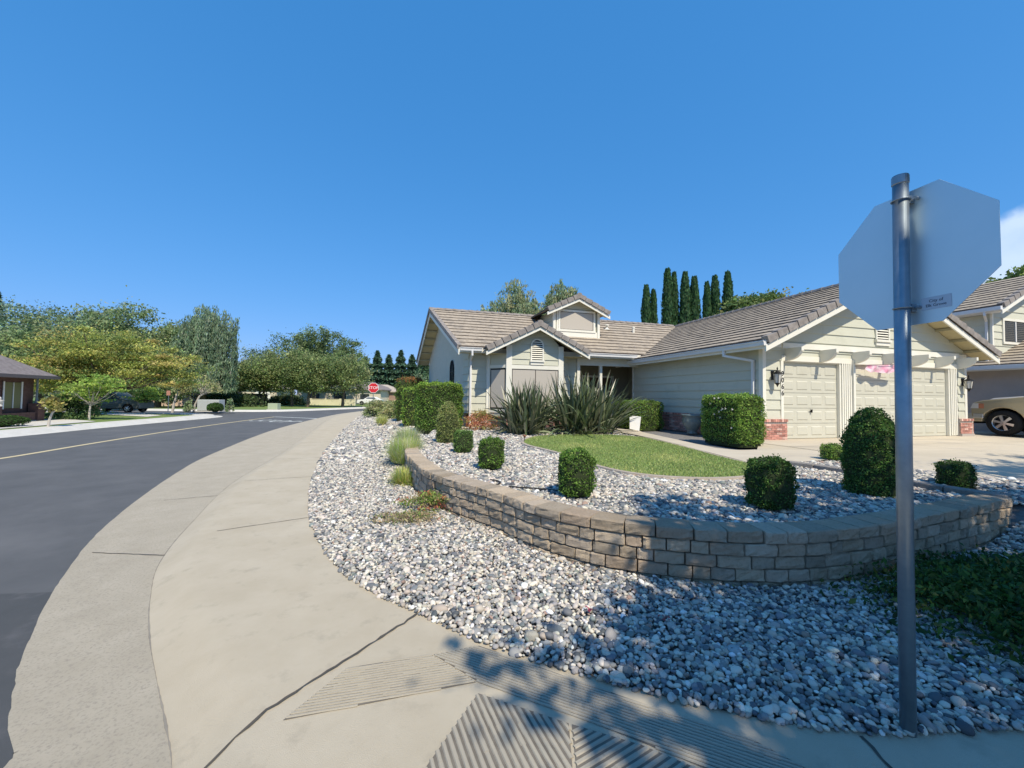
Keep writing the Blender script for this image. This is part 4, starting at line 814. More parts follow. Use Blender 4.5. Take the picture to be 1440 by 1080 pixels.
# ---------------------------------------------------------------- main house (built in its own frame)
MT['noseshade'] = mat('tile_nose_shade', (.06, .05, .045), (.12, .10, .085), 6, .95)  # dark nose faces paint in the shadow lines between tile courses
house = thing('ranch_house', 'single-storey grey-green house with tan tiled roof, dormer and three-car garage', 'house', tuple(O), TH)
def hb(): return MB()
def roof_slope(name, s0, s1, zf, lo, hi, axis, nose=.042, expo=.36, mats=None, parent=house):
    """courses of flat tiles: s runs uphill, lo/hi(s) give the extent along the ridge; axis 'v': s is v and extent is u"""
    b = MB(); n = max(1, int(round(abs(s1 - s0) / (expo * .9)))); st = (s1 - s0) / n
    for k in range(n):
        a, c = s0 + st * k, s0 + st * (k + 1); a0, b0, a1, b1 = lo(a), hi(a), lo(c), hi(c)
        if b0 - a0 < .02 and b1 - a1 < .02: continue
        m = max(1, int(max(b0 - a0, b1 - a1) / .33)); sh = .5 * (k % 2)
        ee = sorted(set([0.0, 1.0] + [min(1, max(0, (i + sh) / m)) for i in range(m + 1)]))
        for i in range(len(ee) - 1):
            e0, e1 = ee[i], ee[i + 1]
            if e1 - e0 < 1e-4: continue
            h0 = nose + rng.normal(0, .0025); za, zc = zf(a), zf(c) + .004; al = e0; be = e1 - .0025 / max(.3, (b0 - a0))
            p = [(a0 + (b0 - a0) * al, a), (a0 + (b0 - a0) * be, a), (a1 + (b1 - a1) * be, c), (a1 + (b1 - a1) * al, c)]
            xy = [(q[0], q[1]) if axis == 'v' else (q[1], q[0]) for q in p]
            bot = [(xy[j][0], xy[j][1], (za if j < 2 else zc) - .03) for j in range(4)]; top = [(xy[j][0], xy[j][1], (za + h0 if j < 2 else zc)) for j in range(4)]
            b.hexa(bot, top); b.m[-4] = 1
    return b.build(name, [MT['tile'], MT['noseshade']], parent)
def caps(path0, path1, n, w_=.13, h_=.09, up=(0, 0, 1), name='ridge_cap', mb=None, parent=house, side=None):
    """overlapping cap tiles from path0 to path1"""
    b = mb or MB(); a = Vector(path0); c = Vector(path1); d = (c - a); s = d.normalized().cross(Vector(up)).normalized() if side is None else Vector(side)
    st = d / n; dn_ = d.normalized(); u = s.cross(dn_).normalized(); u = u if u.z > 0 else -u
    for k in range(n):
        p = a + st * k - dn_ * .03; q = a + st * (k + 1)
        r0, r1 = 1.0, .86
        def ring(o, r, lift): return [o - s * w_ * r + u * (-.03 + lift), o - s * w_ * r * .75 + u * (h_ * .7 + lift), o + u * (h_ + lift), o + s * w_ * r * .75 + u * (h_ * .7 + lift), o + s * w_ * r + u * (-.03 + lift)]
        R0 = ring(p, r0, .02); R1 = ring(q, r1, 0); n0 = 5
        b.add(R0 + R1, [(i, i + 1, i + 6, i + 5) for i in range(4)] + [(4, 3, 2, 1, 0), (5, 6, 7, 8, 9)])
    if mb is None: return b.build(name, MT['captile'], parent)
mM = .5625; zM = lambda v: 3.2 + mM * (v - 6.2); mG = .4644; zGl = lambda u: 2.97 + mG * (u + .5)
uL = lambda v: -8.47 + (v - 6.2) * (-.88 / 4.0); uLb = lambda v: -9.35 + (v - 10.2) * (-.10)
vall = lambda v: .03 + 1.205 * (v - 6.2)
# entry gable footprint on the main slope
GU, GV = -5.3, 5.4; gz = lambda u: 4.20 - .5 * abs(u - GU); gv = lambda u: 6.2 + (gz(u) - 3.2) / mM
def front_lo(v): return uL(v)
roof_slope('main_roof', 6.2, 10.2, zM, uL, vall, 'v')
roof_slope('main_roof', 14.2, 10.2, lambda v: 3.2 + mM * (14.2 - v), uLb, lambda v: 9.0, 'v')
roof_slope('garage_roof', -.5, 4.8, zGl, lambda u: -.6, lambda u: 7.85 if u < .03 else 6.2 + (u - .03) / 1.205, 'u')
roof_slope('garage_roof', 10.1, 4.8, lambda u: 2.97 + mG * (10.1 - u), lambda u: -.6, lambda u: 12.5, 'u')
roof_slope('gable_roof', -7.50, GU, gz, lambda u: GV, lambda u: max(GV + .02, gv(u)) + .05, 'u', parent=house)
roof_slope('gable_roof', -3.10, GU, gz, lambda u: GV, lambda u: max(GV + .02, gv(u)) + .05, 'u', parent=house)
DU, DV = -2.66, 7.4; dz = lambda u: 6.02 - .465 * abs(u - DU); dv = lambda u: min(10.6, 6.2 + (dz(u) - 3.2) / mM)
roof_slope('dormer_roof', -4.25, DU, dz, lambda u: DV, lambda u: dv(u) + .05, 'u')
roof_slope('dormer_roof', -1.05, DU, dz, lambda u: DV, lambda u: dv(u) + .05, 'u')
# ridge and rake caps
caps((-9.35, 10.2, 5.45), (4.6, 10.2, 5.45), 36); caps((4.8, -.6, 5.44), (4.8, 10.2, 5.44), 28)
caps((GU, GV, 4.2), (GU, 8.0, 4.2), 7); caps((DU, DV, 6.02), (DU, 10.6, 6.02), 8)
RK_ = [house]
def rake(u0, z0, u1, z1, v, n, t=.0):
    """rake tiles on a gable edge in the plane v"""
    rb = MB()
    d = Vector((u1 - u0, 0, z1 - z0)); L_ = d.length; d.normalize(); up = Vector((-d.z, 0, d.x)) if d.x > 0 else Vector((d.z, 0, -d.x)); st = L_ / n
    for k in range(n):
        a = Vector((u0, 0, z0)) + d * (st * k + .012); c = Vector((u0, 0, z0)) + d * (st * (k + 1) - .012); l0, l1 = .085, .048
        f = v - .055
        b_ = [a + Vector((0, f, 0)) - up * .14, c + Vector((0, f + .008, 0)) - up * .14, c + Vector((0, v + .16, 0)) - up * .02, a + Vector((0, v + .16, 0)) - up * .02]
        t_ = [a + Vector((0, f, 0)) + up * l0, c + Vector((0, f + .008, 0)) + up * l1, c + Vector((0, v + .16, 0)) + up * l1, a + Vector((0, v + .16, 0)) + up * l0]
        rb.hexa(b_, t_)
    rb.build('rake_tile', [MT['captile']], RK_[0], bevel=.008)
    return d, up
def barge(u0, z0, u1, z1, v, d_=.20, off=.17, th_=.045, mb=None):
    mb = MB(); d = Vector((u1 - u0, 0, z1 - z0)).normalized(); up = Vector((0, 0, 1))
    a = Vector((u0, v, z0)) - up * off; c = Vector((u1, v, z1)) - up * off
    mb.hexa([a - up * d_, c - up * d_, c - up * d_ + Vector((0, th_, 0)), a - up * d_ + Vector((0, th_, 0))], [a, c, c + Vector((0, th_, 0)), a + Vector((0, th_, 0))])
    mb.build('barge_board', MT['trim'], RK_[0])
for (u0, z0, u1, z1, v, n) in ((-.52, 2.97, 4.8, 5.44, -.6, 14), (10.12, 2.97, 4.8, 5.44, -.6, 14), (-7.5, 3.10, GU, 4.2, GV, 7), (-3.1, 3.10, GU, 4.2, GV, 7), (-4.25, 5.28, DU, 6.02, DV, 5), (-1.05, 5.28, DU, 6.02, DV, 5)):
    rake(u0, z0, u1, z1, v, n); barge(u0, z0, u1, z1, v + .005, d_=.19 if n > 10 else .15, off=.17 if n > 10 else .15)
# left gable edge (runs back, slightly skewed as surveyed)
def lrake(v0, z0, v1, z1, uf, n):
    lb = MB(); lt = MB()
    for k in range(n):
        a = v0 + (v1 - v0) * k / n; c = v0 + (v1 - v0) * (k + 1) / n; za = z0 + (z1 - z0) * k / n; zc = z0 + (z1 - z0) * (k + 1) / n; ua, uc = uf(a), uf(c)
        lb.hexa([(ua - .05, a, za - .12), (ua + .12, a, za - .02), (uc + .12, c, zc - .02), (uc - .05, c, zc - .12)], [(ua - .05, a, za + .075), (ua + .12, a, za + .075), (uc + .12, c, zc + .055), (uc - .05, c, zc + .055)])
    lt.hexa([(uf(v0) - .0, v0, z0 - .34), (uf(v0) + .04, v0, z0 - .34), (uf(v1) + .04, v1, z1 - .34), (uf(v1), v1, z1 - .34)], [(uf(v0) - .0, v0, z0 - .12), (uf(v0) + .04, v0, z0 - .12), (uf(v1) + .04, v1, z1 - .12), (uf(v1), v1, z1 - .12)])
    lb.build('rake_tile', MT['captile'], house); lt.build('barge_board', MT['trim'], house)
lrake(6.2, 3.2, 10.2, 5.45, uL, 12); lrake(14.2, 3.2, 10.2, 5.45, uLb, 12)
# soffits
sb = MB()
def quad(mb, pts, t=(0, 0, .02), mi=0): mb.hexa(pts, [Vector(p) + Vector(t) for p in pts], mi)
WLf, WLb = lambda v: uL(v) + .62, lambda v: uLb(v) + .62
quad(sb, [(uL(6.2) + .04, 6.22, 2.98), (WLf(6.2) + .05, 6.22, 2.98), (WLf(10.2) + .05, 10.2, 5.26), (uL(10.2) + .04, 10.2, 5.26)])
quad(sb, [(uLb(14.2) + .04, 14.18, 2.98), (WLb(14.2) + .05, 14.18, 2.98), (WLb(10.2) + .05, 10.2, 5.26), (uLb(10.2) + .04, 10.2, 5.26)])
for (ue, um) in ((-.46, 4.8), (10.06, 4.8)): quad(sb, [(ue, -.55, 2.78), (ue, .02, 2.78), (um, .02, 5.24), (um, -.55, 5.24)])
quad(sb, [(-.46, 0, 2.78), (-.46, 7.8, 2.78), (.05, 7.8, 2.98), (.05, 0, 2.98)])
for (ue, um, zz0, zz1, v0, v1) in ((-7.45, GU, 2.93, 4.02, GV + .05, 5.92), (-3.15, GU, 2.93, 4.02, GV + .05, 5.92), (-4.2, DU, 5.12, 5.85, DV + .05, 7.82), (-1.1, DU, 5.12, 5.85, DV + .05, 7.82)): quad(sb, [(ue, v0, zz0), (ue, v1, zz0), (um, v1, zz1), (um, v0, zz1)])
quad(sb, [(-8.4, 6.25, 2.97), (-3.0, 6.25, 2.97), (-3.0, 6.72, 2.97), (-8.4, 6.72, 2.97)]); quad(sb, [(-3.0, 6.25, 2.97), (.1, 6.25, 2.97), (.1, 8.9, 2.97), (-3.0, 8.9, 2.97)])
quad(sb, [(-7.4, 5.9, 2.93), (-6.5, 5.9, 2.93), (-6.5, 6.7, 2.93), (-7.4, 6.7, 2.93)]); quad(sb, [(-4.2, 5.9, 2.93), (-3.2, 5.9, 2.93), (-3.2, 6.7, 2.93), (-4.2, 6.7, 2.93)])
sb.build('soffit', MT['soffit'], house)
# rafters under the rakes
def rf(*a_): MB().box(*a_).build('rafter', MT['rafter'], house)
MT['rafter'] = mat('rafter_wood', (.42, .37, .22), (.48, .42, .26), 2, .8)
for k in range(1, 7):
    f = k / 7
    for um in (-.46, 10.06):
        u = um + (4.8 - um) * f; z = 2.76 + (5.22 - 2.76) * f; rf(u - .03, u + .03, -.55, 0.0, z - .085, z - .005)
    v = 6.2 + 4 * f; z = 2.96 + (5.24 - 2.96) * f; rf(uL(v) + .05, WLf(v), v - .03, v + .03, z - .09, z - .01)
    v = 14.2 - 4 * f; rf(uLb(v) + .05, WLb(v), v - .03, v + .03, z - .09, z - .01)

# lap siding
sdb = MB()
LAP = .305
def lap(p0, d, nrm, z0, z1, lo, hi, mb=None, phase=0.):
    """lap boards on a wall: p0 foot of the plane, d along it, lo/hi(z) its extent"""
    mb = mb or sdb; p0 = Vector(p0); d = Vector(d); nrm = Vector(nrm); z = math.floor((z0 - phase) / LAP) * LAP + phase
    while z < z1 - 1e-4:
        a = max(z, z0); c = min(z + LAP, z1)
        if c - a > .01:
            ta = .030 * (1 - (a - z) / LAP) + .004; tc = .004 + .030 * (1 - (c - z) / LAP)
            la, ha, lc_, hc = lo(a), hi(a), lo(c), hi(c)
            if ha - la > .01 or hc - lc_ > .01:
                q = lambda s, zz_, t: p0 + d * s + nrm * t + Vector((0, 0, zz_))
                if hc < lc_: hc = lc_ = (hc + lc_) / 2
                mb.hexa([q(la, a, -.05), q(ha, a, -.05), q(ha, a, ta), q(la, a, ta)], [q(lc_, c, -.05), q(hc, c, -.05), q(hc, c, tc), q(lc_, c, tc)])
        z += LAP
K = lambda x: (lambda z: x)
FR = (0, -1, 0)
lap((0, 0, 0), (0, 1, 0), (-1, 0, 0), .66, 2.95, K(0), K(7.04))                                  # garage side wall
lap((0, 0, 0), (1, 0, 0), FR, 2.5, 2.84, K(.0), K(9.4)); lap((0, 0, 0), (1, 0, 0), FR, .6, 2.5, K(.0), K(.72)); lap((0, 0, 0), (1, 0, 0), FR, .6, 2.5, K(8.95), K(9.4))
lap((0, 0, 0), (1, 0, 0), FR, 2.99, 5.2, lambda z: max(0.0, (z - 2.75) / mG - .5 + .02), lambda z: min(9.4, 10.1 - (z - 2.75) / mG - .02))
lap((0, 6.7, 0), (1, 0, 0), FR, .5, 2.97, K(-7.86), K(-7.1)); lap((0, 6.7, 0), (1, 0, 0), FR, .5, 2.97, K(-3.66), K(-3.08))
lap((0, 5.9, 0), (1, 0, 0), FR, 2.52, 3.98, lambda z: max(-6.36, GU - (4.02 - z) / .5 - .0), lambda z: min(-4.3, GU + (4.02 - z) / .5))
lap((-6.46, 5.9, 0), Vector((-.7, .8, 0)).normalized(), Vector((-.8, -.7, 0)).normalized(), .4, .75, K(0), K(1.0))
lap((-4.2, 5.9, 0), Vector((.7, .8, 0)).normalized(), Vector((.8, -.7, 0)).normalized(), .4, 2.95, K(.42), K(1.0))
dd = Vector((WLf(10.2) - WLf(6.9), 3.3, 0)).normalized()
lap((-7.95, 6.7, 0), Vector((WLf(7.3) - WLf(6.7), .6, 0)).normalized(), Vector((-.6, WLf(7.3) - WLf(6.7), 0)).normalized(), .5, 3.1, K(0), K(.62))
lap((0, 7.8, 0), (1, 0, 0), FR, 5.42, 5.86, lambda z: DU - (5.86 - z) / .465, lambda z: DU + (5.86 - z) / .465); lap((-3.72, 7.8, 0), (0, 1, 0), (-1, 0, 0), 3.9, 5.35, K(0), lambda z: max(.02, (z - 4.0) / mM)); lap((-1.5, 7.8, 0), (0, 1, 0), (1, 0, 0), 3.9, 5.35, K(0), lambda z: max(.02, (z - 4.0) / mM))
sdb.build('siding', MT['siding'], house)
# stucco gable wall and hidden walls
st = MB()
a0, a1, a2 = (WLf(7.3) , 7.3), (WLf(10.2), 10.2), (WLb(13.7), 13.7)
st.prism([(a0[0], a0[1], -.2), (a1[0], a1[1], -.2), (a1[0], a1[1], 5.24), (a0[0], a0[1], 3.60)], (.15, 0, 0)); st.prism([(a1[0], a1[1], -.2), (a2[0], a2[1], -.2), (a2[0], a2[1], 3.27), (a1[0], a1[1], 5.24)], (.15, 0, 0))
st.box(-7.7, -3.0, 6.74, 6.84, -.2, 3.3); st.box(-8.9, 9.3, 13.7, 13.8, -.2, 3.3); st.box(9.25, 9.37, .1, 13.7, -.2, 3.0); st.box(.06, .16, .06, 7.0, -.2, 3.1); st.box(.05, .72, .06, .16, -.2, 3.1)
st.build('stucco_wall', MT['stucco'], house)
# brick skirts
def bricks(mb, p0, d, nrm, l, z0, z1, thick=.09, bl=.205, bh=.066, cap=True):
    mb = MB(); p0 = Vector(p0); d = Vector(d); nrm = Vector(nrm); q = lambda s, z, t: p0 + d * s + nrm * t + Vector((0, 0, z))
    def bx(s0, s1, za, zb, t0, t1, mi): mb.hexa([q(s0, za, t0), q(s1, za, t0), q(s1, za, t1), q(s0, za, t1)], [q(s0, zb, t0), q(s1, zb, t0), q(s1, zb, t1), q(s0, zb, t1)], mi, (*([float(k) for k in np.clip(np.array([.62, .30, .24]) * np.exp(rng.normal(0, .22)) + (rng.random() < .16) * np.array([.25, .25, .22]), 0, 1)]), 1) if mi == 0 else None)
    bx(0, l, z0, z1 - .002, -.03, thick - .012, 1); r = 0; z = z0 + .005; zt = z1 - (.085 if cap else 0)
    while z + bh <= zt + 1e-3:
        s = -(bl / 2) * (r % 2)
        while s < l:
            a, c = max(s, 0), min(s + bl - .012, l)
            if c - a > .03: bx(a, c, z, z + bh - .011, thick - .05, thick + rng.normal(0, .0015), 0)
            s += bl
        z += bh; r += 1
    if cap:
        s = 0
        while s < l - .01: bx(s, min(s + .075, l), z1 - .08, z1, -.02, thick + .03, 0); s += .085
    mb.build('brick_skirt', [MT['brickc'], MT['mortar']], house)
MT['brickc'] = mat('brick_face', (.55, .55, .55), (.95, .95, .95), 12, .9, .4, 60, attr=True)
bb = MB()
bricks(bb, (0, 0, 0), (0, 1, 0), (-1, 0, 0), 7.04, -.05, .66); bricks(bb, (-.11, 0, 0), (1, 0, 0), FR, .92, -.05, .62, .12); bricks(bb, (8.88, 0, 0), (1, 0, 0), FR, .64, .08, .62, .12); bb.box(8.86, 9.56, -.16, .05, -.1, .078)
bricks(bb, (9.52, -.12, 0), (0, 1, 0), (1, 0, 0), .5, .08, .62, .06)
bricks(bb, (-7.95, 6.7, 0), (1, 0, 0), FR, .95, -.1, .5); bricks(bb, (-3.75, 6.7, 0), (1, 0, 0), FR, .75, -.1, .5); bricks(bb, (-6.55, 5.9, 0), (1, 0, 0), FR, 2.4, -.1, .5, .08)
bb.build('pier_footing', MT['mortar'], house)
# trim boards
def tbx(*a_): MB().box(*a_).build('trim_board', MT['trim'], house)
tbx(-.035, .09, -.035, .02, .62, 2.95); tbx(-.035, .0, .021, .11, .66, 2.95)                       # garage left corner
tbx(9.32, 9.44, -.035, .02, .62, 2.95)
tbx(.72, 8.97, -.07, .02, 2.82, 2.99); tbx(.0, .72, -.045, .02, 2.84, 2.97); tbx(8.97, 9.4, -.045, .02, 2.84, 2.97)
tbx(.70, 8.95, -.045, .02, 2.43, 2.60)
tbx(.66, .76, -.05, .04, .62, 2.43)
tbx(-.04, .03, 7.0, 7.1, .0, 2.95); tbx(-7.93, -7.83, 6.64, 6.72, .5, 2.97); tbx(-3.12, -2.98, 6.6, 6.74, 0, 2.97)
tbx(-1.98, -1.86, 6.66, 6.78, 0, 2.66); tbx(-2.98, .0, 6.64, 6.76, 2.66, 2.97)
tbx(-6.58, -6.34, 5.84, 5.92, .5, 3.32); tbx(-4.32, -4.1, 5.84, 5.92, .5, 3.32)
tbx(-6.34, -4.32, 5.845, 5.92, 2.34, 2.5); tbx(-7.22, -7.10, 6.6, 6.72, .5, 2.93)
tbx(-3.84, -3.72, 7.72, 7.82, 3.9, 5.3); tbx(-1.55, -1.43, 7.72, 7.82, 3.9, 5.3)
# angled bay sides
def bayside(u0, v0, u1, v1, nm):
    a = Vector((u0, v0, 0)); c = Vector((u1, v1, 0)); d = (c - a); l = d.length; d.normalize(); nr = Vector((d.y, -d.x, 0)); nr = nr if nr.y < 0 else -nr
    b = MB(); q = lambda s, z, tt: a + d * s + nr * tt + Vector((0, 0, z))
    def bx(s0, s1, za, zb, t0, t1, mi): b.hexa([q(s0, za, t0), q(s1, za, t0), q(s1, za, t1), q(s0, za, t1)], [q(s0, zb, t0), q(s1, zb, t0), q(s1, zb, t1), q(s0, zb, t1)], mi)
    bx(0.02, l, .4, 2.93, -.06, 0, 0); bx(.05, l - .05, 2.38, 2.50, 0, .03, 1); bx(.05, l - .05, .55, .68, 0, .03, 1); bx(l - .14, l - .04, .5, 2.93, 0, .04, 1)
    bx(.08, l - .16, .70, 2.36, .004, .012, 2); bx(.12, l - .20, .76, 2.30, .013, .02, 3)
    o = b.build('bay_window', [MT['siding'], MT['trim'], MT['black'], MT['screen']], house); return o
bayside(-6.52, 5.9, -7.16, 6.68, ''); bayside(-4.14, 5.9, -3.62, 6.68, '')
# windows with sun screens
def window(name, u0, u1, v, z0, z1, nd=1, trim=.09, parent=house, sill=True):
    b = MB(); b.box(u0, u1, v - .02, v + .04, z0, z1); w_ = b.build(name, MT['screen'], parent)
    f = MB()
    for a, c, e, g in ((u0 - .015, u1 + .015, z1 - .0, z1 + .022), (u0 - .015, u1 + .015, z0 - .022, z0), (u0 - .02, u0, z0, z1), (u1, u1 + .02, z0, z1)): f.box(a, c, v - .028, v + .03, e, g)
    for k in range(1, nd): u = u0 + (u1 - u0) * k / nd; f.box(u - .012, u + .012, v - .028, v - .015, z0, z1)
    f.build('frame', MT['dark'] if True else MT['black'], w_)
    if trim:
        f = MB(); f.box(u0 - trim - .02, u1 + trim + .02, v - .045, v + .02, z1 + .022, z1 + .022 + trim); f.box(u0 - trim - .03, u1 + trim + .03, v - .06, v + .02, z0 - .022 - trim, z0 - .022)
        f.box(u0 - trim - .02, u0 - .02, v - .045, v + .02, z0 - .022, z1 + .022); f.box(u1 + .02, u1 + .02 + trim, v - .045, v + .02, z0 - .022, z1 + .022); f.build('sill', MT['trim'], w_)
    return w_
window('front_window', -6.31, -4.35, 5.88, .62, 2.31, 2, trim=0)
window('dormer_window', -3.45, -1.78, 7.79, 4.45, 5.25, 1, .10)
t = MB(); t.box(-3.72, -1.55, 7.76, 7.84, 3.95, 4.36); t.box(-3.66, -3.58, 7.755, 7.8, 4.3, 5.38); t.build('dormer_wall', MT['trim'], house)
t = MB(); t.box(-3.72, -1.55, 7.85, 7.95, 3.6, 5.5); t.build('dormer_wall', MT['siding'], house)
# arched gable vent over the bay window and garage vent
def arch_vent(uc, v, z0, z1, w_, parent=house):
    r = w_ / 2; n = 16; pts = [(uc - r, z0)] + [(uc + r * math.cos(PI - PI * k / n), z1 - r + r * math.sin(PI * k / n)) for k in range(n + 1)] + [(uc + r, z0)]
    b = MB(); b.prism([(x, v, z) for x, z in pts], (0, -.02, 0)); o = b.build('gable_vent', MT['dark'], parent); f = MB(); R = r + .055
    for k in range(n):
        a, c = PI - PI * k / n, PI - PI * (k + 1) / n; cz = z1 - r
        f.hexa([(uc + r * math.cos(a), v - .05, cz + r * math.sin(a)), (uc + R * math.cos(a), v - .05, cz + R * math.sin(a)), (uc + R * math.cos(a), v, cz + R * math.sin(a)), (uc + r * math.cos(a), v, cz + r * math.sin(a))],
               [(uc + r * math.cos(c), v - .05, cz + r * math.sin(c)), (uc + R * math.cos(c), v - .05, cz + R * math.sin(c)), (uc + R * math.cos(c), v, cz + R * math.sin(c)), (uc + r * math.cos(c), v, cz + r * math.sin(c))])
    f.box(uc - R, uc - r, v - .05, v, z0, z1 - r); f.box(uc + r, uc + R, v - .05, v, z0, z1 - r); f.box(uc - R - .03, uc + R + .03, v - .09, v, z0 - .08, z0); f.box(uc - R, uc + R, v - .05, v, z0 - .20, z0 - .085); f.build('frame', MT['trim'], o)
    s = MB(); z = z0 + .04
    while z < z1 - .05:
        hw = r if z < z1 - r else math.sqrt(max(0, r * r - (z - z1 + r) ** 2))
        if hw > .03: s.hexa([(uc - hw, v - .045, z), (uc + hw, v - .045, z), (uc + hw, v - .02, z + .03), (uc - hw, v - .02, z + .03)], [(uc - hw, v - .045, z + .012), (uc + hw, v - .045, z + .012), (uc + hw, v - .02, z + .045), (uc - hw, v - .02, z + .045)])
        z += .085
    s.build('louvre', MT['trim'], o)
arch_vent(-5.27, 5.87, 2.72, 3.55, .46); arch_vent(5.1, -.02, 3.30, 4.15, .55)
# gutters and downspouts
def gut(a, c, out, h_=.15):
    g = MB()
    a = Vector(a); c = Vector(c); o_ = Vector(out); up = Vector((0, 0, 1)); p = [(0, 0), (.07, .0), (.085, .02), (.09, .10), (.115, .125), (.115, h_), (.10, h_), (.095, .13), (0, .13)]
    n = len(p); vs = [a + o_ * x + up * z for x, z in p] + [c + o_ * x + up * z for x, z in p]
    g.add(vs, [(i, (i + 1) % n, n + (i + 1) % n, n + i) for i in range(n)] + [tuple(range(n)), tuple(range(n, 2 * n))[::-1]])
    g.build('gutter', MT['gutter'], house)
gut((-.5, -.58, 2.78), (-.5, 7.83, 2.78), (-1, 0, 0)); gut((-8.40, 6.2, 3.01), (-7.52, 6.2, 3.01), (0, -1, 0)); gut((-3.08, 6.2, 3.01), (-.4, 6.2, 3.01), (0, -1, 0))
g = MB(); g.box(-.5, -.47, -.58, 7.83, 2.70, 2.96); g.build('fascia', MT['trim'], house); g = MB(); g.box(-8.43, .0, 6.2, 6.23, 2.96, 3.17); g.build('fascia', MT['trim'], house)
def spout(pts, w_=.035, par=None):
    g = MB()
    for a, c in zip(pts, pts[1:]):
        a = Vector(a); c = Vector(c); d = (c - a).normalized(); s = d.cross(Vector((0, 0, 1))) if abs(d.z) < .9 else Vector((1, 0, 0)); s.normalize(); u = d.cross(s)
        a = a - d * w_ * .8; c = c + d * w_ * .8
        g.hexa([a - s * w_ - u * w_, a + s * w_ - u * w_, a + s * w_ + u * w_, a - s * w_ + u * w_], [c - s * w_ - u * w_, c + s * w_ - u * w_, c + s * w_ + u * w_, c - s * w_ + u * w_])
    g.build('downspout', MT['gutter'], par or house)
spout([(-.55, .95, 2.80), (-.55, .95, 2.62), (-.08, .28, 2.42), (-.08, .28, .1)]); spout([(-7.92, 6.12, 3.0), (-7.92, 6.12, 2.86), (-7.9, 6.58, 2.68), (-7.9, 6.58, .1)])
# garage doors
def gdoor(u0, u1, ncol, lab):
    v = .10; b = MB(); b.box(u0, u1, v, v + .04, .0, 2.40); o = b.build('garage_door', MT['door'], house)
    nr = 5; ph = 2.40 / nr
    for r in range(nr):
        p = MB(); z0 = r * ph + .006; z1 = (r + 1) * ph - .006; p.box(u0 + .005, u1 - .005, v - .022, v - .001, z0, z1)
        w_ = (u1 - u0) / ncol
        for c in range(ncol):
            a = u0 + c * w_ + .07; e = u0 + (c + 1) * w_ - .07; y = v - .022; za, zb = z0 + .09, z1 - .09
            for q in (0, .026):                                  # stamped raised frame with a sunken field
                pass
            o1 = [(a, y, za), (e, y, za), (e, y, zb), (a, y, zb)]; i1 = [(a + .03, y - .016, za + .03), (e - .03, y - .016, za + .03), (e - .03, y - .016, zb - .03), (a + .03, y - .016, zb - .03)]
            p.add(o1 + i1, [(4, 5, 6, 7)] + [(k, (k + 1) % 4, 4 + (k + 1) % 4, 4 + k) for k in range(4)])
        p.build('door_section', MT['door'], o)
    return o
gd1 = gdoor(.76, 3.14, 4, ''); gd2 = gdoor(3.74, 8.46, 8, '')
hbm = MB(); hbm.tube([(2.0, .06, .86), (2.0, .04, .86)], .035, 10); hbm.box(1.98, 2.02, .02, .05, .82, .92); hbm.box(1.93, 2.02, .015, .03, .90, .92); hbm.build('handle', MT['black'], gd1)
# jambs, fluted pilasters
j = MB(); j.box(3.14, 3.20, -.02, .12, 0, 2.43); j.box(3.68, 3.74, -.02, .12, 0, 2.43); j.box(8.46, 8.52, -.02, .12, 0, 2.43); j.box(.72, .76, .041, .12, 0, 2.43)
j.box(3.20, 3.68, -.005, .05, 0, 2.43); j.box(8.52, 8.88, -.005, .05, 0, 2.43); j.box(.7, 8.9, .02, .14, 2.40, 2.43)
for a, n in ((3.20, 5), (8.52, 4)):
    for k in range(n): j.box(a + .02 + k * .092, a + .078 + k * .092, -.045, -.006, .02, 2.43)
j.build('pilaster', MT['trim'], house)
# a projecting wing post between the doors and the corbels under the gable band
j = MB(); j.box(3.66, 3.74, -.10, -.02, 0, 2.55); j.build('post', MT['trim'], house)
for u in (.92, 2.32, 3.74, 5.15, 6.5, 7.78, 8.98):
    c = MB(); pr_ = [(0, 2.43)] + [(-.50 * math.sin(PI / 2 * k / 8) ** 1.0, 2.43 + .26 * (1 - math.cos(PI / 2 * k / 8))) for k in range(1, 9)] + [(-.55, 2.70), (-.55, 2.815), (0, 2.815)]
    c.prism([(u - .05, y, z) for y, z in pr_], (.10, 0, 0)); c.build('bracket', MT['trim'], house)
# wall lanterns
def lantern(u):
    b = MB(); v = -.02; b.box(u - .05, u + .05, v - .025, v, 1.82, 2.1); b.tube([(u, v, 2.0), (u, v - .10, 2.12), (u, v - .17, 2.10)], .012, 6)
    o = b.build('wall_lantern', MT['black'], house); c = (u, v - .18, 0)
    f = MB(); f.lathe([(.02, 2.12), (.05, 2.08), (.12, 2.02), (.125, 2.0), (.02, 2.0)], c, 8); f.lathe([(.075, 1.70), (.085, 1.72), (.02, 1.725)], c, 8); f.lathe([(.005, 1.60), (.03, 1.66), (.06, 1.70)], c, 8); f.lathe([(.012, 2.12), (.022, 2.16), (.004, 2.22)], c, 8)
    for k in range(6):
        a = k * PI / 3; f.tube([(c[0] + .078 * math.cos(a), c[1] + .078 * math.sin(a), 1.72), (c[0] + .115 * math.cos(a), c[1] + .115 * math.sin(a), 2.0)], .006, 5)
    f.build('lantern_frame', MT['black'], o)
    g_ = MB(); g_.lathe([(.070, 1.725), (.105, 1.995)], c, 6); g_.build('lantern_glass', mat('lantern_glass', (.55, .54, .5), rough=.15, spec=.7), o)
lantern(.34); lantern(9.20)
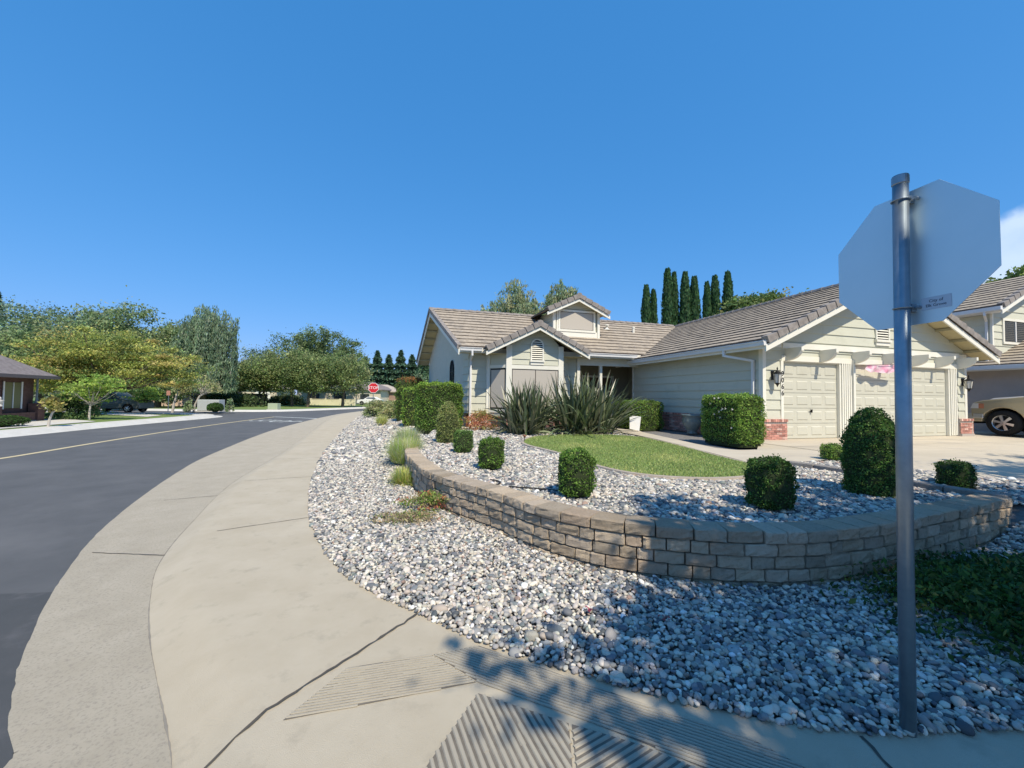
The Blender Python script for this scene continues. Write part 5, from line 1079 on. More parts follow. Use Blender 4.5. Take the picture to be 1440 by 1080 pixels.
def text(body, size, m, parent, loc, rot=None, ext=.004, name='lettering', mtx=None, align='CENTER'):
    cu = bpy.data.curves.new(name, 'FONT'); cu.body = body; cu.size = size; cu.extrude = ext; cu.align_x = align; cu.align_y = 'CENTER'; cu.materials.append(m)
    tmp = bpy.data.objects.new('tmp', cu); COL.objects.link(tmp); cu.resolution_u = 3
    dg = bpy.context.evaluated_depsgraph_get(); dg.update(); me_ = bpy.data.meshes.new_from_object(tmp.evaluated_get(dg)); bpy.data.objects.remove(tmp); bpy.data.curves.remove(cu)
    me_.name = name
    if not me_.materials: me_.materials.append(m)
    o = bpy.data.objects.new(name, me_); lnk(o, parent)
    if mtx is not None: o.matrix_local = mtx
    else: o.location = loc; o.rotation_euler = rot
    return o
for k, dgt in enumerate('9066'):
    text(dgt, .22, MT['black'], house, (.715, -.058, 2.02 - k * .2), (PI / 2, 0, 0), .004, 'house_number')
# roof vents
rv = MB(); rv.lathe([(.06, 0), (.06, .28), (.075, .28), (.075, .34), (.02, .36)], (1.1, 8.8, zM(8.8) - .05), 10); rv.build('vent_pipe', MT['trim'], house)
rv = MB(); rv.lathe([(.18, 0), (.05, .10), (.05, .22), (.12, .23), (.12, .27), (.02, .30)], (-.35, 9.0, zM(9.0) - .02), 12); rv.build('roof_vent', MT['trim'], house)
# entry recess
e = MB(); e.box(-3.0, .9, 8.9, 9.0, -.05, 3.0); e.box(-3.0, -2.95, 6.75, 8.9, -.05, 3.0); e.box(.9, 1.0, 7.05, 9.0, -.05, 3.0); e.box(.1, .95, 7.05, 7.12, -.05, 3.0); e.build('porch_wall', mat('porch_shade', (.26, .24, .17), (.30, .28, .20), 1, .8), house)  # walls darker than the siding: recess shade put into their colour
window('porch_window', -2.8, -2.2, 8.88, .9, 2.2, 1, .08)
e = MB(); e.box(-1.75, -.15, 8.84, 8.9, 0, 2.25); dor = e.build('front_door', MT['shadowwood'], house)
e = MB(); e.box(-1.87, -1.75, 8.82, 8.9, 0, 2.35); e.box(-.15, -.03, 8.82, 8.9, 0, 2.35); e.box(-1.75, -.15, 8.82, 8.9, 2.25, 2.35); e.build('frame', MT['trim'], dor)
e = MB(); e.lathe([(.02, 0), (.035, .02), (.035, .04), (.01, .06)], (-.3, 8.81, 1.0), 8); e.build('handle', MT['chrome'], dor)
# arched window in the left gable wall
def skew(v, z, off): return (WLf(v) - off, v, z)
aw = MB(); c_v = 8.62; hw = .21
pts = [(c_v - hw, 1.0), (c_v + hw, 1.0)] + [(c_v + hw * math.cos(PI * k / 10), 2.35 + .45 * math.sin(PI * k / 10)) for k in range(11)]
aw.prism([skew(v, z, .025) for v, z in pts], (.03, 0, 0)); awo = aw.build('arched_window', MT['glass'], house)
fr = MB(); pp = [(c_v - hw, .96)] + [(c_v - hw, 2.35)] + [(c_v - (hw + 0) * math.cos(PI * k / 10), 2.35 + .47 * math.sin(PI * k / 10)) for k in range(1, 10)] + [(c_v + hw, 2.35), (c_v + hw, .96)]
fr.tube([skew(v, z, .035) for v, z in pp], .028, 6); fr.tube([skew(c_v - hw, 1.72, .04), skew(c_v + hw, 1.72, .04)], .05, 6); fr.tube([skew(c_v, 1.75, .035), skew(c_v, 2.8, .035)], .018, 6); fr.tube([skew(c_v, 1.0, .035), skew(c_v, 1.7, .035)], .018, 6); fr.tube([skew(c_v - hw, 2.3, .035), skew(c_v + hw, 2.3, .035)], .018, 6)
fr.build('frame', MT['black'], awo)

# pots, signs, lamp, hose near the house
def pot(label, p, s, grp='large glazed pots by the garage side wall'):
    b = MB(); b.lathe([(.17, 0), (.19, .03), (.13, .08), (.20, .16), (.30, .34), (.33, .48), (.30, .60), (.33, .63), (.35, .66), (.33, .69), (.27, .68), (.25, .60), (.26, .5)], n=28)
    o = b.build('pot', MT['pot'], smooth=True); o.location = p; o.scale = (s, s, s); return tag(o, label, 'pot', grp)
pot('large dark glazed urn pot on the left, beside the entry hedge', tuple(P(-.62, 2.35, -.03)), 1.0)
pot('low wide grey glazed pot half behind the flowering hedge', tuple(P(-.60, .62, -.03)), .82)
b = MB(); ys = thing('yard_sign', 'small round pale yellow security sign on a stake between the two pots', 'sign', tuple(P(-.80, 1.45, -.02)), TH - .75)
b.tube([(0, 0, -.05), (0, 0, .42)], .01, 6); b.build('stake', MT['galv'], ys); b = MB(); n = 20
b.prism([(.155 * math.cos(2 * PI * k / n), -.012, .52 + .155 * math.sin(2 * PI * k / n)) for k in range(n)], (0, -.008, 0)); b.build('sign_panel', mat('yellow_sign', (.62, .62, .30), rough=.5), ys)
b = MB(); b.hexa([(-.12, -.024, .50), (.12, -.024, .53), (.12, -.021, .53), (-.12, -.021, .50)], [(-.12, -.024, .53), (.12, -.024, .56), (.12, -.021, .56), (-.12, -.021, .53)])
for k in range(4): b.box(-.08 + k * .042, -.055 + k * .042, -.024, -.021, .585, .61); b.box(-.075 + k * .04, -.05 + k * .04, -.024, -.021, .44, .46)
b.build('marking', mat('sign_print', (.16, .20, .12)), ys)
pc = thing('placard', 'blank white placard leaning beside the sword-leaved flax', 'sign', tuple(P(-2.35, 3.25, -.02)), TH - .55)
b = MB(); b.hexa([(-.19, -.02, .10), (.15, -.02, .04), (.15, .0, .04), (-.19, 0, .10)], [(-.19, .05, .58), (.21, .05, .56), (.21, .07, .56), (-.19, .07, .58)]); b.build('panel', MT['white'], pc)
b = MB(); b.tube([(-.1, .01, -.05), (-.1, .06, .5)], .008, 5); b.tube([(.1, .01, -.05), (.1, .06, .5)], .008, 5); b.build('stake', MT['galv'], pc)
pl = thing('path_light', 'small bronze path light at the left corner of the lawn', 'lamp', (.36, 10.95, .48))
b = MB(); b.tube([(0, 0, -.05), (0, 0, .14)], .009, 6); b.build('stake', MT['black'], pl); b = MB(); b.lathe([(.03, .13), (.03, .17), (.06, .175), (.05, .20), (.01, .215)], n=12); b.build('lamp_head', mat('bronze', (.20, .09, .05), rough=.5, metal=.4), pl)
b = MB(); b.tube([(.68, 5.30, .485), (.35, 5.36, .50), (.12, 5.42, .497), (-.02, 5.50, .492)], .011, 6); tag(b.build('drip_hose', MT['hose']), 'straight black drip hose running to the sunlit barrel-clipped boxwood', 'hose')
b = MB(); b.tube([tuple(q) for q in smooth_line([(-.40, 5.42, .49), (-.26, 5.45, .505), (-.15, 5.62, .505), (-.19, 5.82, .497), (-.30, 5.95, .485)], 5)], .011, 6); tag(b.build('drip_hose', MT['hose']), 'curled black drip hose end lying on the white pebbles', 'hose')
# pink and white flag hung from the post between the doors
fl = thing('flag', 'pink and white swirled flag hanging in front of the double garage door', 'flag', tuple(P(3.70, -.1, 2.36)), TH)
b = MB(); b.tube([(0, 0, 0), (.55, -.10, .05), (1.9, -.32, .10)], [.011, .009, .007], 7); b.build('pole', MT['bark'], fl)
V = []; F = []; nu, nv = 40, 10
for jv in range(nv + 1):
    for i in range(nu + 1):
        a = i / nu; c = jv / nv; x = .42 + 1.45 * a; sagz = .035 * math.sin(a * 9 + 1) ; hgt = (.17 + .11 * math.sin(a * PI) ** .6 + .02 * math.sin(a * 21)) if a < .97 else .16
        V.append((x + .03 * math.sin(c * 5 + a * 8), -.07 - .16 * a + .05 * math.sin(a * 17 + c * 3.5) * c, .05 + .05 * a + .0 - hgt * c * (1 + .08 * math.sin(a * 14))))
for jv in range(nv):
    for i in range(nu): F.append((jv * (nu + 1) + i, jv * (nu + 1) + i + 1, (jv + 1) * (nu + 1) + i + 1, (jv + 1) * (nu + 1) + i))
np_mesh('cloth', V, F, MT['cloth'], smooth=True, parent=fl)

# ---------------------------------------------------------------- near stop sign
ss = thing('stop_sign', 'near stop sign seen from its bare blue-grey back on a round steel pole', 'road sign', (2.067, 2.130, 0))
b = MB(); b.tube([(0, 0, -.2), (.0015, -.005, 1.4), (.003, -.011, 2.88)], .0335, 24); b.build('pole', MT['galv'], ss, smooth=True)
b = MB(); b.lathe([(.0335, 2.865), (.0365, 2.87), (.0365, 2.908), (.034, 2.915), (.005, 2.918)], (.003, -.011, 0), 24); b.build('pole_cap', MT['galv'], ss, smooth=False)
nS = Vector((.977, .215, 0)).normalized(); uS = Vector((.215, -.977, 0)).normalized(); cS = Vector((2.120 - 2.067, 2.145 - 2.130, 2.473)); RS = .391
oc = [cS + uS * RS * math.cos(PI / 8 + k * PI / 4 + .004) + Vector((0, 0, 1)) * RS * math.sin(PI / 8 + k * PI / 4 + .004) for k in range(8)]
b = MB(); b.prism(oc, nS * .003); sgn = b.build('sign_panel', MT['signback'], ss)
b = MB(); b.prism([cS + (q - cS) * .985 + nS * .0032 for q in oc], nS * .0006); b.build('sign_face', MT['white'], sgn); b = MB(); b.prism([cS + (q - cS) * .945 + nS * .004 for q in oc], nS * .0006); b.build('sign_face', MT['red'], sgn)
mt = Matrix((( -uS.x * -1, 0, nS.x, cS.x + nS.x * .0055), (uS.y, 0, nS.y, cS.y + nS.y * .0055), (0, 1, 0, cS.z), (0, 0, 0, 1)))
rx = Vector((0, 0, 1)).cross(nS); mt = Matrix(((rx.x, 0, nS.x, cS.x + nS.x * .0055), (rx.y, 0, nS.y, cS.y + nS.y * .0055), (0, 1, 0, cS.z), (0, 0, 0, 1)))
text('STOP', .30, MT['white'], sgn, None, mtx=mt, ext=.0005)
for zc in (2.78, 2.20):
    b = MB(); b.tube([(.003 + .038 * math.cos(a), -.011 + .038 * math.sin(a), zc) for a in np.linspace(0, 2 * PI, 25)], .004, 6)
    e_ = Vector((.003, -.011, zc)); b.hexa([e_ + nS * .02 - uS * .018 + Vector((0, 0, -.02)), e_ + nS * .054 - uS * .018 + Vector((0, 0, -.02)), e_ + nS * .054 + uS * .028 + Vector((0, 0, -.02)), e_ + nS * .02 + uS * .028 + Vector((0, 0, -.02))], [e_ + nS * .02 - uS * .018 + Vector((0, 0, .02)), e_ + nS * .054 - uS * .018 + Vector((0, 0, .02)), e_ + nS * .054 + uS * .028 + Vector((0, 0, .02)), e_ + nS * .02 + uS * .028 + Vector((0, 0, .02))])
    b.tube([e_ + uS * .045 + nS * .03, e_ + uS * .045 + nS * .055], .009, 8); b.build('bracket', MT['galv'], ss)
# owner sticker low on the back
sk = cS + uS * .125 + Vector((0, 0, -.262)) - nS * .0012; e1 = uS; hS = .032; wS = .062
b = MB(); b.hexa([sk - e1 * wS - Vector((0, 0, hS)), sk + e1 * wS - Vector((0, 0, hS)), sk + e1 * wS - Vector((0, 0, hS)) - nS * .0006, sk - e1 * wS - Vector((0, 0, hS)) - nS * .0006], [sk - e1 * wS + Vector((0, 0, hS)), sk + e1 * wS + Vector((0, 0, hS)), sk + e1 * wS + Vector((0, 0, hS)) - nS * .0006, sk - e1 * wS + Vector((0, 0, hS)) - nS * .0006]); stk = b.build('sticker', MT['sticker'], ss)
rx = Vector((0, 0, 1)).cross(-nS)
for body, dz_, sz in (('City of', .011, .021), ('Elk Grove', -.012, .021)):
    q = sk - nS * .0012 + Vector((0, 0, dz_)); text(body, sz, MT['ink'], stk, None, mtx=Matrix(((rx.x, 0, -nS.x, q.x), (rx.y, 0, -nS.y, q.y), (0, 1, 0, q.z), (0, 0, 0, 1))), ext=.0003)
# ---------------------------------------------------------------- far stop sign
fs = thing('stop_sign', 'far red stop sign facing the street, seen from the front', 'road sign', (-12.0, 34.8, .0), .34)
b = MB(); b.tube([(0, 0, -.1), (0, 0, 2.75)], .03, 8); b.build('pole', MT['galv'], fs)
oc = [(.46 * math.cos(PI / 8 + k * PI / 4), -.035, 2.36 + .46 * math.sin(PI / 8 + k * PI / 4)) for k in range(8)]
b = MB(); b.prism(oc, (0, -.005, 0)); pn = b.build('sign_panel', MT['white'], fs); b = MB(); b.prism([(x * .93, -.0405, 2.36 + (z - 2.36) * .93) for x, _, z in oc], (0, -.003, 0)); b.build('sign_face', MT['red'], pn)
text('STOP', .34, MT['white'], pn, (0, -.046, 2.36), (PI / 2, 0, 0), .001)

# ---------------------------------------------------------------- neighbour house on the right
nb = thing('neighbour_house', 'two-storey neighbour house with tiled roofs behind the parked pickup', 'house', tuple(O), TH)
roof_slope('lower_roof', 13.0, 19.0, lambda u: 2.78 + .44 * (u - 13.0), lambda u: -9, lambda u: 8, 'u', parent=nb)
b = MB(); b.box(13.5, 21, -8.5, 8, -.2, 2.72); b.build('lower_wall', MT['nbwall'], nb)
b = MB(); b.box(12.97, 13.0, -9, 8, 2.55, 2.77); b.box(12.86, 12.97, -9, 8, 2.60, 2.75); b.build('fascia', MT['gutter'], nb); b = MB(); b.box(13.0, 13.5, -9, 8, 2.66, 2.68); b.build('soffit', MT['trim'], nb)
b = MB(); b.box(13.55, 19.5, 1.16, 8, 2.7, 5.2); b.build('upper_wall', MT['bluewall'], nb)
sdb = MB(); lap((0, 1.15, 0), (1, 0, 0), FR, 3.0, 6.9, lambda z: max(13.52, 16.5 - (7.0 - z) / .5), lambda z: min(19.5, 16.5 + (7.0 - z) / .5)); lap((13.55, 1.15, 0), (0, 1, 0), (-1, 0, 0), 2.9, 5.0, K(0), K(6.8)); sdb.build('siding', MT['siding'], nb)
b = MB(); b.box(13.5, 13.6, 1.09, 1.16, 3.0, 5.1); b.build('corner_trim', MT['trim'], nb)
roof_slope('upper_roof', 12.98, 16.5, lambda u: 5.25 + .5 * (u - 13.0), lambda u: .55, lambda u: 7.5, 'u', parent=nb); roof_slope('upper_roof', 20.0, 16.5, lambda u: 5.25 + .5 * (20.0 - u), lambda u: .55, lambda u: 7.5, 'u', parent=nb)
RK_[0] = nb; rake(13.0, 5.25, 16.5, 7.0, .55, 10); rake(20.0, 5.25, 16.5, 7.0, .55, 10); barge(13.0, 5.25, 16.5, 7.0, .56, .24, .14); barge(20.0, 5.25, 16.5, 7.0, .56, .24, .14)
b = MB(); b.box(12.96, 12.99, .55, 7.5, 5.0, 5.2); b.box(12.86, 12.96, .55, 7.5, 5.04, 5.19); b.build('gutter', MT['gutter'], nb); b = MB(); b.box(13.0, 13.55, .6, 7.5, 5.02, 5.04); b.build('soffit', MT['gutter'], nb)
nw = window('upper_window', 14.35, 15.9, 1.13, 3.88, 4.75, 1, .10, parent=nb); nw.data.materials[0] = MT['glass']
b = MB(); b.box(15.09, 15.15, 1.09, 1.12, 3.88, 4.75); b.build('mullion', MT['white'], nw)
spout([(12.92, 1.05, 5.05), (12.92, 1.05, 4.9), (13.46, 1.25, 4.7), (13.46, 1.25, 3.0)], par=nb)

# ---------------------------------------------------------------- vehicles
def vehicle(name, label, cat, loc, rz, L_, W_, prof, zb, wheels, wr, paint, glassz, group=None, hi=True, cab=None, box=None):
    """prof: side outline as (x, z), x forward; wheels: x positions"""
    root = thing(name, label, cat, loc, rz, group); hwid = W_ / 2
    # body: outline with wheel arches cut along the sill
    sill = []; xs = sorted(wheels)
    x0, x1 = prof[0][0], prof[-1][0]
    lower = [(x0, zb)]
    for wx in xs:
        R = wr * 1.2
        a0 = math.asin(max(-1, min(1, (zb - wr) / R)))
        lower += [(wx - R * math.cos(a0 + (PI - 2 * a0) * k / 10), wr + R * math.sin(a0 + (PI - 2 * a0) * k / 10)) for k in range(11)]
    lower += [(x1, zb)]
    outline = [(x, z) for x, z in prof] ; loop = outline + lower[::-1][0:]
    zt = max(z for _, z in prof)
    def hw(z): 
        b_ = hwid * (1 - .03 * max(0, 1 - (z - zb) / .3)); return b_ - max(0, z - glassz) * .28 if z > glassz else b_
    b = MB(); n = len(loop); vs = [(x, -hw(z), z) for x, z in loop] + [(x, hw(z), z) for x, z in loop]
    b.add(vs, [tuple(range(n)), tuple(range(n, 2 * n))[::-1]] + [(i, (i + 1) % n, n + (i + 1) % n, n + i) for i in range(n)])
    body = b.build('body', paint, root, bevel=.035 if hi else .02)
    b = MB(); b.box(x0 + .3, x1 - .3, -hwid * .72, hwid * .72, zb - .05, wr * 1.9); b.build('chassis', MT['dark'], root)
    for wx in wheels:
        for sgn_ in (-1, 1):
            wrt = bpy.data.objects.new('wheel', None)
            y = sgn_ * (hwid - .115)
            t_ = MB(); vv = [(wr * .62, -.11), (wr * .92, -.115), (wr, -.07), (wr, .07), (wr * .92, .115), (wr * .62, .11)]
            nseg = 32; vs = []; fs = []
            for r, yy in vv: vs += [(wx + r * math.cos(2 * PI * k / nseg), y + yy, wr + r * math.sin(2 * PI * k / nseg)) for k in range(nseg)]
            for i in range(len(vv) - 1):
                for k in range(nseg): fs.append((i * nseg + k, i * nseg + (k + 1) % nseg, (i + 1) * nseg + (k + 1) % nseg, (i + 1) * nseg + k))
            t_.add(vs, fs); wo = t_.build('wheel', MT['rubber'], root, smooth=True)
            r_ = MB(); yo = y + sgn_ * .095; ns = 6
            def ringz(r0, r1, y0, y1, seg=32):
                v_ = []; f_ = []
                for r, yy in ((r0, y0), (r1, y1)): v_ += [(wx + r * math.cos(2 * PI * k / seg), yy, wr + r * math.sin(2 * PI * k / seg)) for k in range(seg)]
                for k in range(seg): f_.append((k, (k + 1) % seg, seg + (k + 1) % seg, seg + k))
                r_.add(v_, f_)
            ringz(wr * .66, wr * .60, yo + sgn_ * .01, yo - sgn_ * .015); ringz(wr * .60, wr * .56, yo - sgn_ * .015, yo - sgn_ * .08); ringz(wr * .17, wr * .0 + .01, yo, yo + sgn_ * .004, 12)
            for k in range(ns):
                a = 2 * PI * k / ns + .26; w0, w1 = .13, .17; q = lambda r, da, yy: (wx + r * math.cos(a + da), yy, wr + r * math.sin(a + da))
                r_.add([q(wr * .12, -.6, yo), q(wr * .6, -w1, yo - sgn_ * .012), q(wr * .6, w1, yo - sgn_ * .012), q(wr * .12, .6, yo), q(wr * .12, -.6, yo - sgn_ * .03), q(wr * .6, -w1, yo - sgn_ * .05), q(wr * .6, w1, yo - sgn_ * .05), q(wr * .12, .6, yo - sgn_ * .03)], [(0, 1, 2, 3), (0, 1, 5, 4), (3, 2, 6, 7), (4, 5, 6, 7)])
            r_.build('rim', MT['chrome'], wo)
            d_ = MB(); seg = 24; d_.add([(wx + wr * .6 * math.cos(2 * PI * k / seg), yo - sgn_ * .085, wr + wr * .6 * math.sin(2 * PI * k / seg)) for k in range(seg)], [tuple(range(seg))]); d_.build('brake_disc', MT['dark'], wo, fixn=False)
    return root, body
# pickup on the neighbour's drive: nose towards the garage (+v)
pk_prof = [(-4.75, .62), (-4.78, 1.18), (-2.55, 1.22), (-2.5, 1.86), (-1.2, 1.92), (-.55, 1.80), (.02, 1.42), (.30, 1.38), (1.05, 1.28), (1.28, 1.20), (1.36, 1.02), (1.38, .52)]
truck, tbody = vehicle('pickup_truck', 'tan and silver pickup truck parked with its nose to the neighbour garage', 'pickup truck', tuple(P(11.62, -.93, .02)), TH + PI / 2, 6.1, 2.04, pk_prof, .48, (.52, -3.25), .46, MT['gold'], 1.30)
b = MB()
for s in (-1, 1):
    y = s * .93; b.hexa([(-2.42, y, 1.28), (-.35, y, 1.30), (-.35, y - s * .03, 1.30), (-2.42, y - s * .03, 1.28)], [(-2.40, s * .80, 1.80), (-.72, s * .80, 1.78), (-.72, s * .77, 1.78), (-2.40, s * .77, 1.80)])
b.build('side_window', MT['glass'], truck)
b = MB(); b.hexa([(.03, -.78, 1.40), (.03, .78, 1.40), (-.0, .78, 1.40), (-.0, -.78, 1.40)], [(-.55, -.70, 1.80), (-.55, .70, 1.80), (-.58, .70, 1.80), (-.58, -.70, 1.80)]); b.build('windscreen', MT['glass'], truck)
b = MB()
for s in (-1, 1): b.hexa([(1.14, s * 1.028, .98), (1.375, s * 1.02, .98), (1.39, s * .72, .98), (1.1, s * .72, .98)], [(1.12, s * 1.028, 1.17), (1.30, s * 1.02, 1.17), (1.32, s * .72, 1.17), (1.1, s * .72, 1.17)])
b.build('headlight', MT['lamp'], truck)
b = MB()
for s in (-1, 1): b.box(1.0, 1.14, s * 1.026 - .006, s * 1.026 + .006, .98, 1.16)
b.build('indicator', MT['orange'], truck)
b = MB(); b.box(1.30, 1.52, -1.0, 1.0, .56, .80); b.box(1.02, 1.31, -1.025, -.98, .60, .78); b.box(1.02, 1.31, .98, 1.025, .60, .78); b.build('bumper', MT['chrome'], truck, bevel=.03)
b = MB(); b.box(1.28, 1.46, -.95, .95, .40, .54); b.build('air_dam', MT['dark'], truck); b = MB(); b.box(1.36, 1.40, -.62, .62, .84, 1.14); b.build('grille', MT['dark'], truck)
b = MB(); b.hexa([(-.1, -.80, 1.425), (.95, -.84, 1.315), (.95, .84, 1.315), (-.1, .80, 1.425)], [(-.1, -.62, 1.475), (.9, -.66, 1.375), (.9, .66, 1.375), (-.1, .62, 1.475)]); b.build('hood', MT['silver'], truck, bevel=.02)
b = MB(); b.box(-1.06, -1.04, -1.024, -1.020, .55, 1.28); b.box(-.12, -.105, -1.024, -1.020, .6, 1.32); b.box(-2.46, -2.445, -1.024, -1.020, .55, 1.2); b.build('door_seam', MT['dark'], truck)
b = MB()
for s in (-1, 1): b.hexa([(-.35, s * 1.02, 1.30), (-.20, s * 1.02, 1.30), (-.20, s * 1.22, 1.30), (-.35, s * 1.22, 1.30)], [(-.35, s * 1.02, 1.52), (-.24, s * 1.02, 1.52), (-.24, s * 1.22, 1.52), (-.35, s * 1.22, 1.52)])
b.build('wing_mirror', MT['black'], truck, bevel=.02)
car_prof = [(-2.2, .55), (-2.25, 1.0), (-2.05, 1.5), (-1.7, 1.66), (.2, 1.68), (.95, 1.12), (1.9, 1.0), (2.15, .85), (2.2, .45)]
suv, sbody = vehicle('parked_car', 'dark grey car parked in the shade under the wide maple', 'car', (-33.2, 33.9, .0), .15, 4.5, 1.8, car_prof, .35, (1.35, -1.35), .34, MT['suv'], 1.05, hi=False)
b = MB()
for s in (-1, 1): b.hexa([(-1.75, s * .90, 1.1), (.75, s * .90, 1.1), (.75, s * .88, 1.1), (-1.75, s * .88, 1.1)], [(-1.6, s * .77, 1.55), (.2, s * .77, 1.55), (.2, s * .75, 1.55), (-1.6, s * .75, 1.55)])
b.build('side_window', MT['glass'], suv)
c2_prof = [(-2.1, .55), (-2.15, .95), (-1.6, 1.05), (-.9, 1.45), (.3, 1.45), (1.0, 1.0), (1.9, .9), (2.1, .75), (2.12, .4)]
wcar, wb = vehicle('parked_car', 'white car parked far away below the red stop sign', 'car', (-25.3, 72, .0), PI + .1, 4.3, 1.75, c2_prof, .32, (1.3, -1.3), .32, MT['white'], .98, hi=False)
b = MB()
for s in (-1, 1): b.hexa([(-1.3, s * .87, 1.0), (.8, s * .87, 1.0), (.8, s * .86, 1.0), (-1.3, s * .86, 1.0)], [(-.85, s * .77, 1.36), (.3, s * .77, 1.36), (.3, s * .75, 1.36), (-.85, s * .75, 1.36)])
b.build('side_window', MT['glass'], wcar)

# ---------------------------------------------------------------- left side of the street
fk = [(-14, -30), (-15.5, -10), (-17.5, 2), (-19.2, 9), (-20.3, 16), (-21.2, 20), (-22.0, 24.5), (-22.7, 29.5), (-23.6, 32.2), (-26, 33.8), (-31, 34.6), (-60, 35.5)]
def kerbed(line, w_, name, inner_side=1, z=.0, label=None, gut=True):
    L_ = smooth_line([(x, y, 0) for x, y in line], 5); rows = []
    for i, p in enumerate(L_):
        d = (L_[min(i + 1, len(L_) - 1)] - L_[max(i - 1, 0)]).normalized(); s = Vector((-d.y, d.x, 0)) * inner_side
        rows.append([p - s * .42 + Vector((0, 0, -.146)), p - s * .02 + Vector((0, 0, -.135)), p + s * .18 + Vector((0, 0, z - .01)), p + s * .30 + Vector((0, 0, z)), p + s * w_ + Vector((0, 0, z)), p + s * (w_ + .02) + Vector((0, 0, z - .1))])
    b = MB(); loft(rows, b); o = b.build(name, MT['paleconc']); o['kind'] = 'structure'; return L_
LK = kerbed(fk, 1.35, 'far_sidewalk')
lawnL = [(p.x - 1.3, p.y) for p in LK if p.y < 31.5] ; lawnL = lawnL + [(-25.6, 31.8), (-30, 32.6), (-60, 33.5), (-90, 33), (-90, -30)]
sheet('left_lawn', lawnL, -.02, MT['farlawn'])
rk = [(-60, 41.0), (-40, 41.0), (-29, 41.2), (-25.2, 42.6), (-23.6, 45.8), (-22.4, 51), (-20.6, 58), (-17.5, 66), (-12, 76), (-4, 84), (10, 92)]
RK = kerbed(rk, 1.5, 'park_sidewalk')
sheet('park_lawn', [(p.x - 1.3 if p.y > 43 else p.x, p.y + (1.3 if p.y < 44 else .4)) for p in RK] + [(10, 150), (-120, 150), (-120, 42.3)], -.02, MT['farlawn'])
dv_ = MB(); dv_.add([(-22.6, 17.6, .006), (-23.9, 23.2, .006), (-29, 25.5, .006), (-28, 19.5, .006)], [(0, 1, 2, 3)]); o = dv_.build('side_driveway', MT['paleconc'], fixn=False); o['kind'] = 'structure'
if o.data.polygons[0].normal.z < 0: o.data.flip_normals()
dv_ = MB(); dv_.add([(-25.5, 28.2, .006), (-26.2, 30.2, .006), (-36, 36.0, .006), (-38, 33.5, .006)], [(0, 1, 2, 3)]); o = dv_.build('side_driveway', MT['paleconc'], fixn=False); o['kind'] = 'structure'
if o.data.polygons[0].normal.z < 0: o.data.flip_normals()
# road markings
def line(name, pts, w_, m, label):
    L_ = smooth_line([(x, y, 0) for x, y in pts], 8); rows = []
    for i, p in enumerate(L_):
        d = (L_[min(i + 1, len(L_) - 1)] - L_[max(i - 1, 0)]).normalized(); s = Vector((-d.y, d.x, 0)); rows.append([p - s * w_ / 2 + Vector((0, 0, -.145)), p + s * w_ / 2 + Vector((0, 0, -.145))])
    b = MB(); loft(rows, b); o = b.build(name, m, fixn=False); o['kind'] = 'structure'
    if o.data.polygons[0].normal.z < 0: o.data.flip_normals()
    return o
line('centre_line', [(-12.4, 3), (-13.2, 8), (-13.95, 11.3), (-14.9, 14.2), (-16.3, 18.9), (-17.6, 24.2), (-18.6, 29.0), (-19.3, 32.8)], .17, MT['yline'], '')
line('stop_line', [(-19.4, 32.9), (-15.8, 31.5), (-13.8, 30.2)], .30, MT['wline'], '')
# STOP legend painted on the road, stretched along the lane
legend = thing('road_legend', 'white STOP letters painted on the road before the far stop line', 'road marking', (-16.2, 27.6, -.1435), -.32)
tx = text('STOP', 1.45, MT['wline'], legend, (0, 0, 0), (0, 0, 0), .0005); tx.scale = (1, 1.6, 1)
legend['kind'] = 'structure'
# brick house at the far left
bh = thing('brick_house', 'dark brick house with grey shingle hip roof and porch at the left edge', 'house', (-27.3, 22.9, -.05), TH)
b = MB(); b.box(-10, 0, -12, -2.4, 0, 2.7); b.box(-10, -.2, -2.4, .35, 0, 2.6); b.build('wall', MT['redbrick2'], bh)
b = MB(); e0, e1, f0, f1, ze, zr = -10.6, .75, -12.6, .6, 2.62, 5.2; b.add([(e0, f0, ze), (e1, f0, ze), (e1, f1, ze), (e0, f1, ze), (-4.9, -7.0, zr + 1.3), (-4.9, -5.1, zr + 1.3), (e0, f0, ze - .16), (e1, f0, ze - .16), (e1, f1, ze - .16), (e0, f1, ze - .16)], [(0, 1, 4), (1, 2, 5, 4), (2, 3, 5), (3, 0, 4, 5), (0, 6, 7, 1), (1, 7, 8, 2), (2, 8, 9, 3), (3, 9, 6, 0), (6, 9, 8, 7)]); b.build('roof', MT['rooffar'], bh)
b = MB(); b.box(.74, .80, -12.6, .6, 2.44, 2.62); b.box(-10, .8, .6, .66, 2.44, 2.62); b.build('fascia', mat('brown_fascia', (.16, .13, .12), rough=.7), bh)
w_ = MB(); w_.box(-.02, .02, -3.9, -2.8, 1.0, 2.2); wo = w_.build('window', MT['glass'], bh); w_ = MB(); w_.box(.02, .05, -3.95, -3.87, .95, 2.25); w_.box(.02, .05, -2.83, -2.75, .95, 2.25); w_.box(.02, .05, -3.95, -2.75, 2.2, 2.28); w_.box(.02, .05, -3.4, -3.34, 1.0, 2.2); w_.box(.02, .06, -3.95, -2.75, .9, 1.0); w_.build('frame', MT['black'], wo)
w_ = MB(); w_.box(-.21, -.17, -1.5, -.5, .8, 2.2); wo = w_.build('window', mat('olive_blind', (.20, .20, .10), rough=.6), bh); w_ = MB(); w_.box(-.16, -.13, -1.58, -1.5, .75, 2.25); w_.box(-.16, -.13, -.5, -.42, .75, 2.25); w_.box(-.16, -.13, -1.0, -.96, .8, 2.2); w_.build('frame', MT['white'], wo)
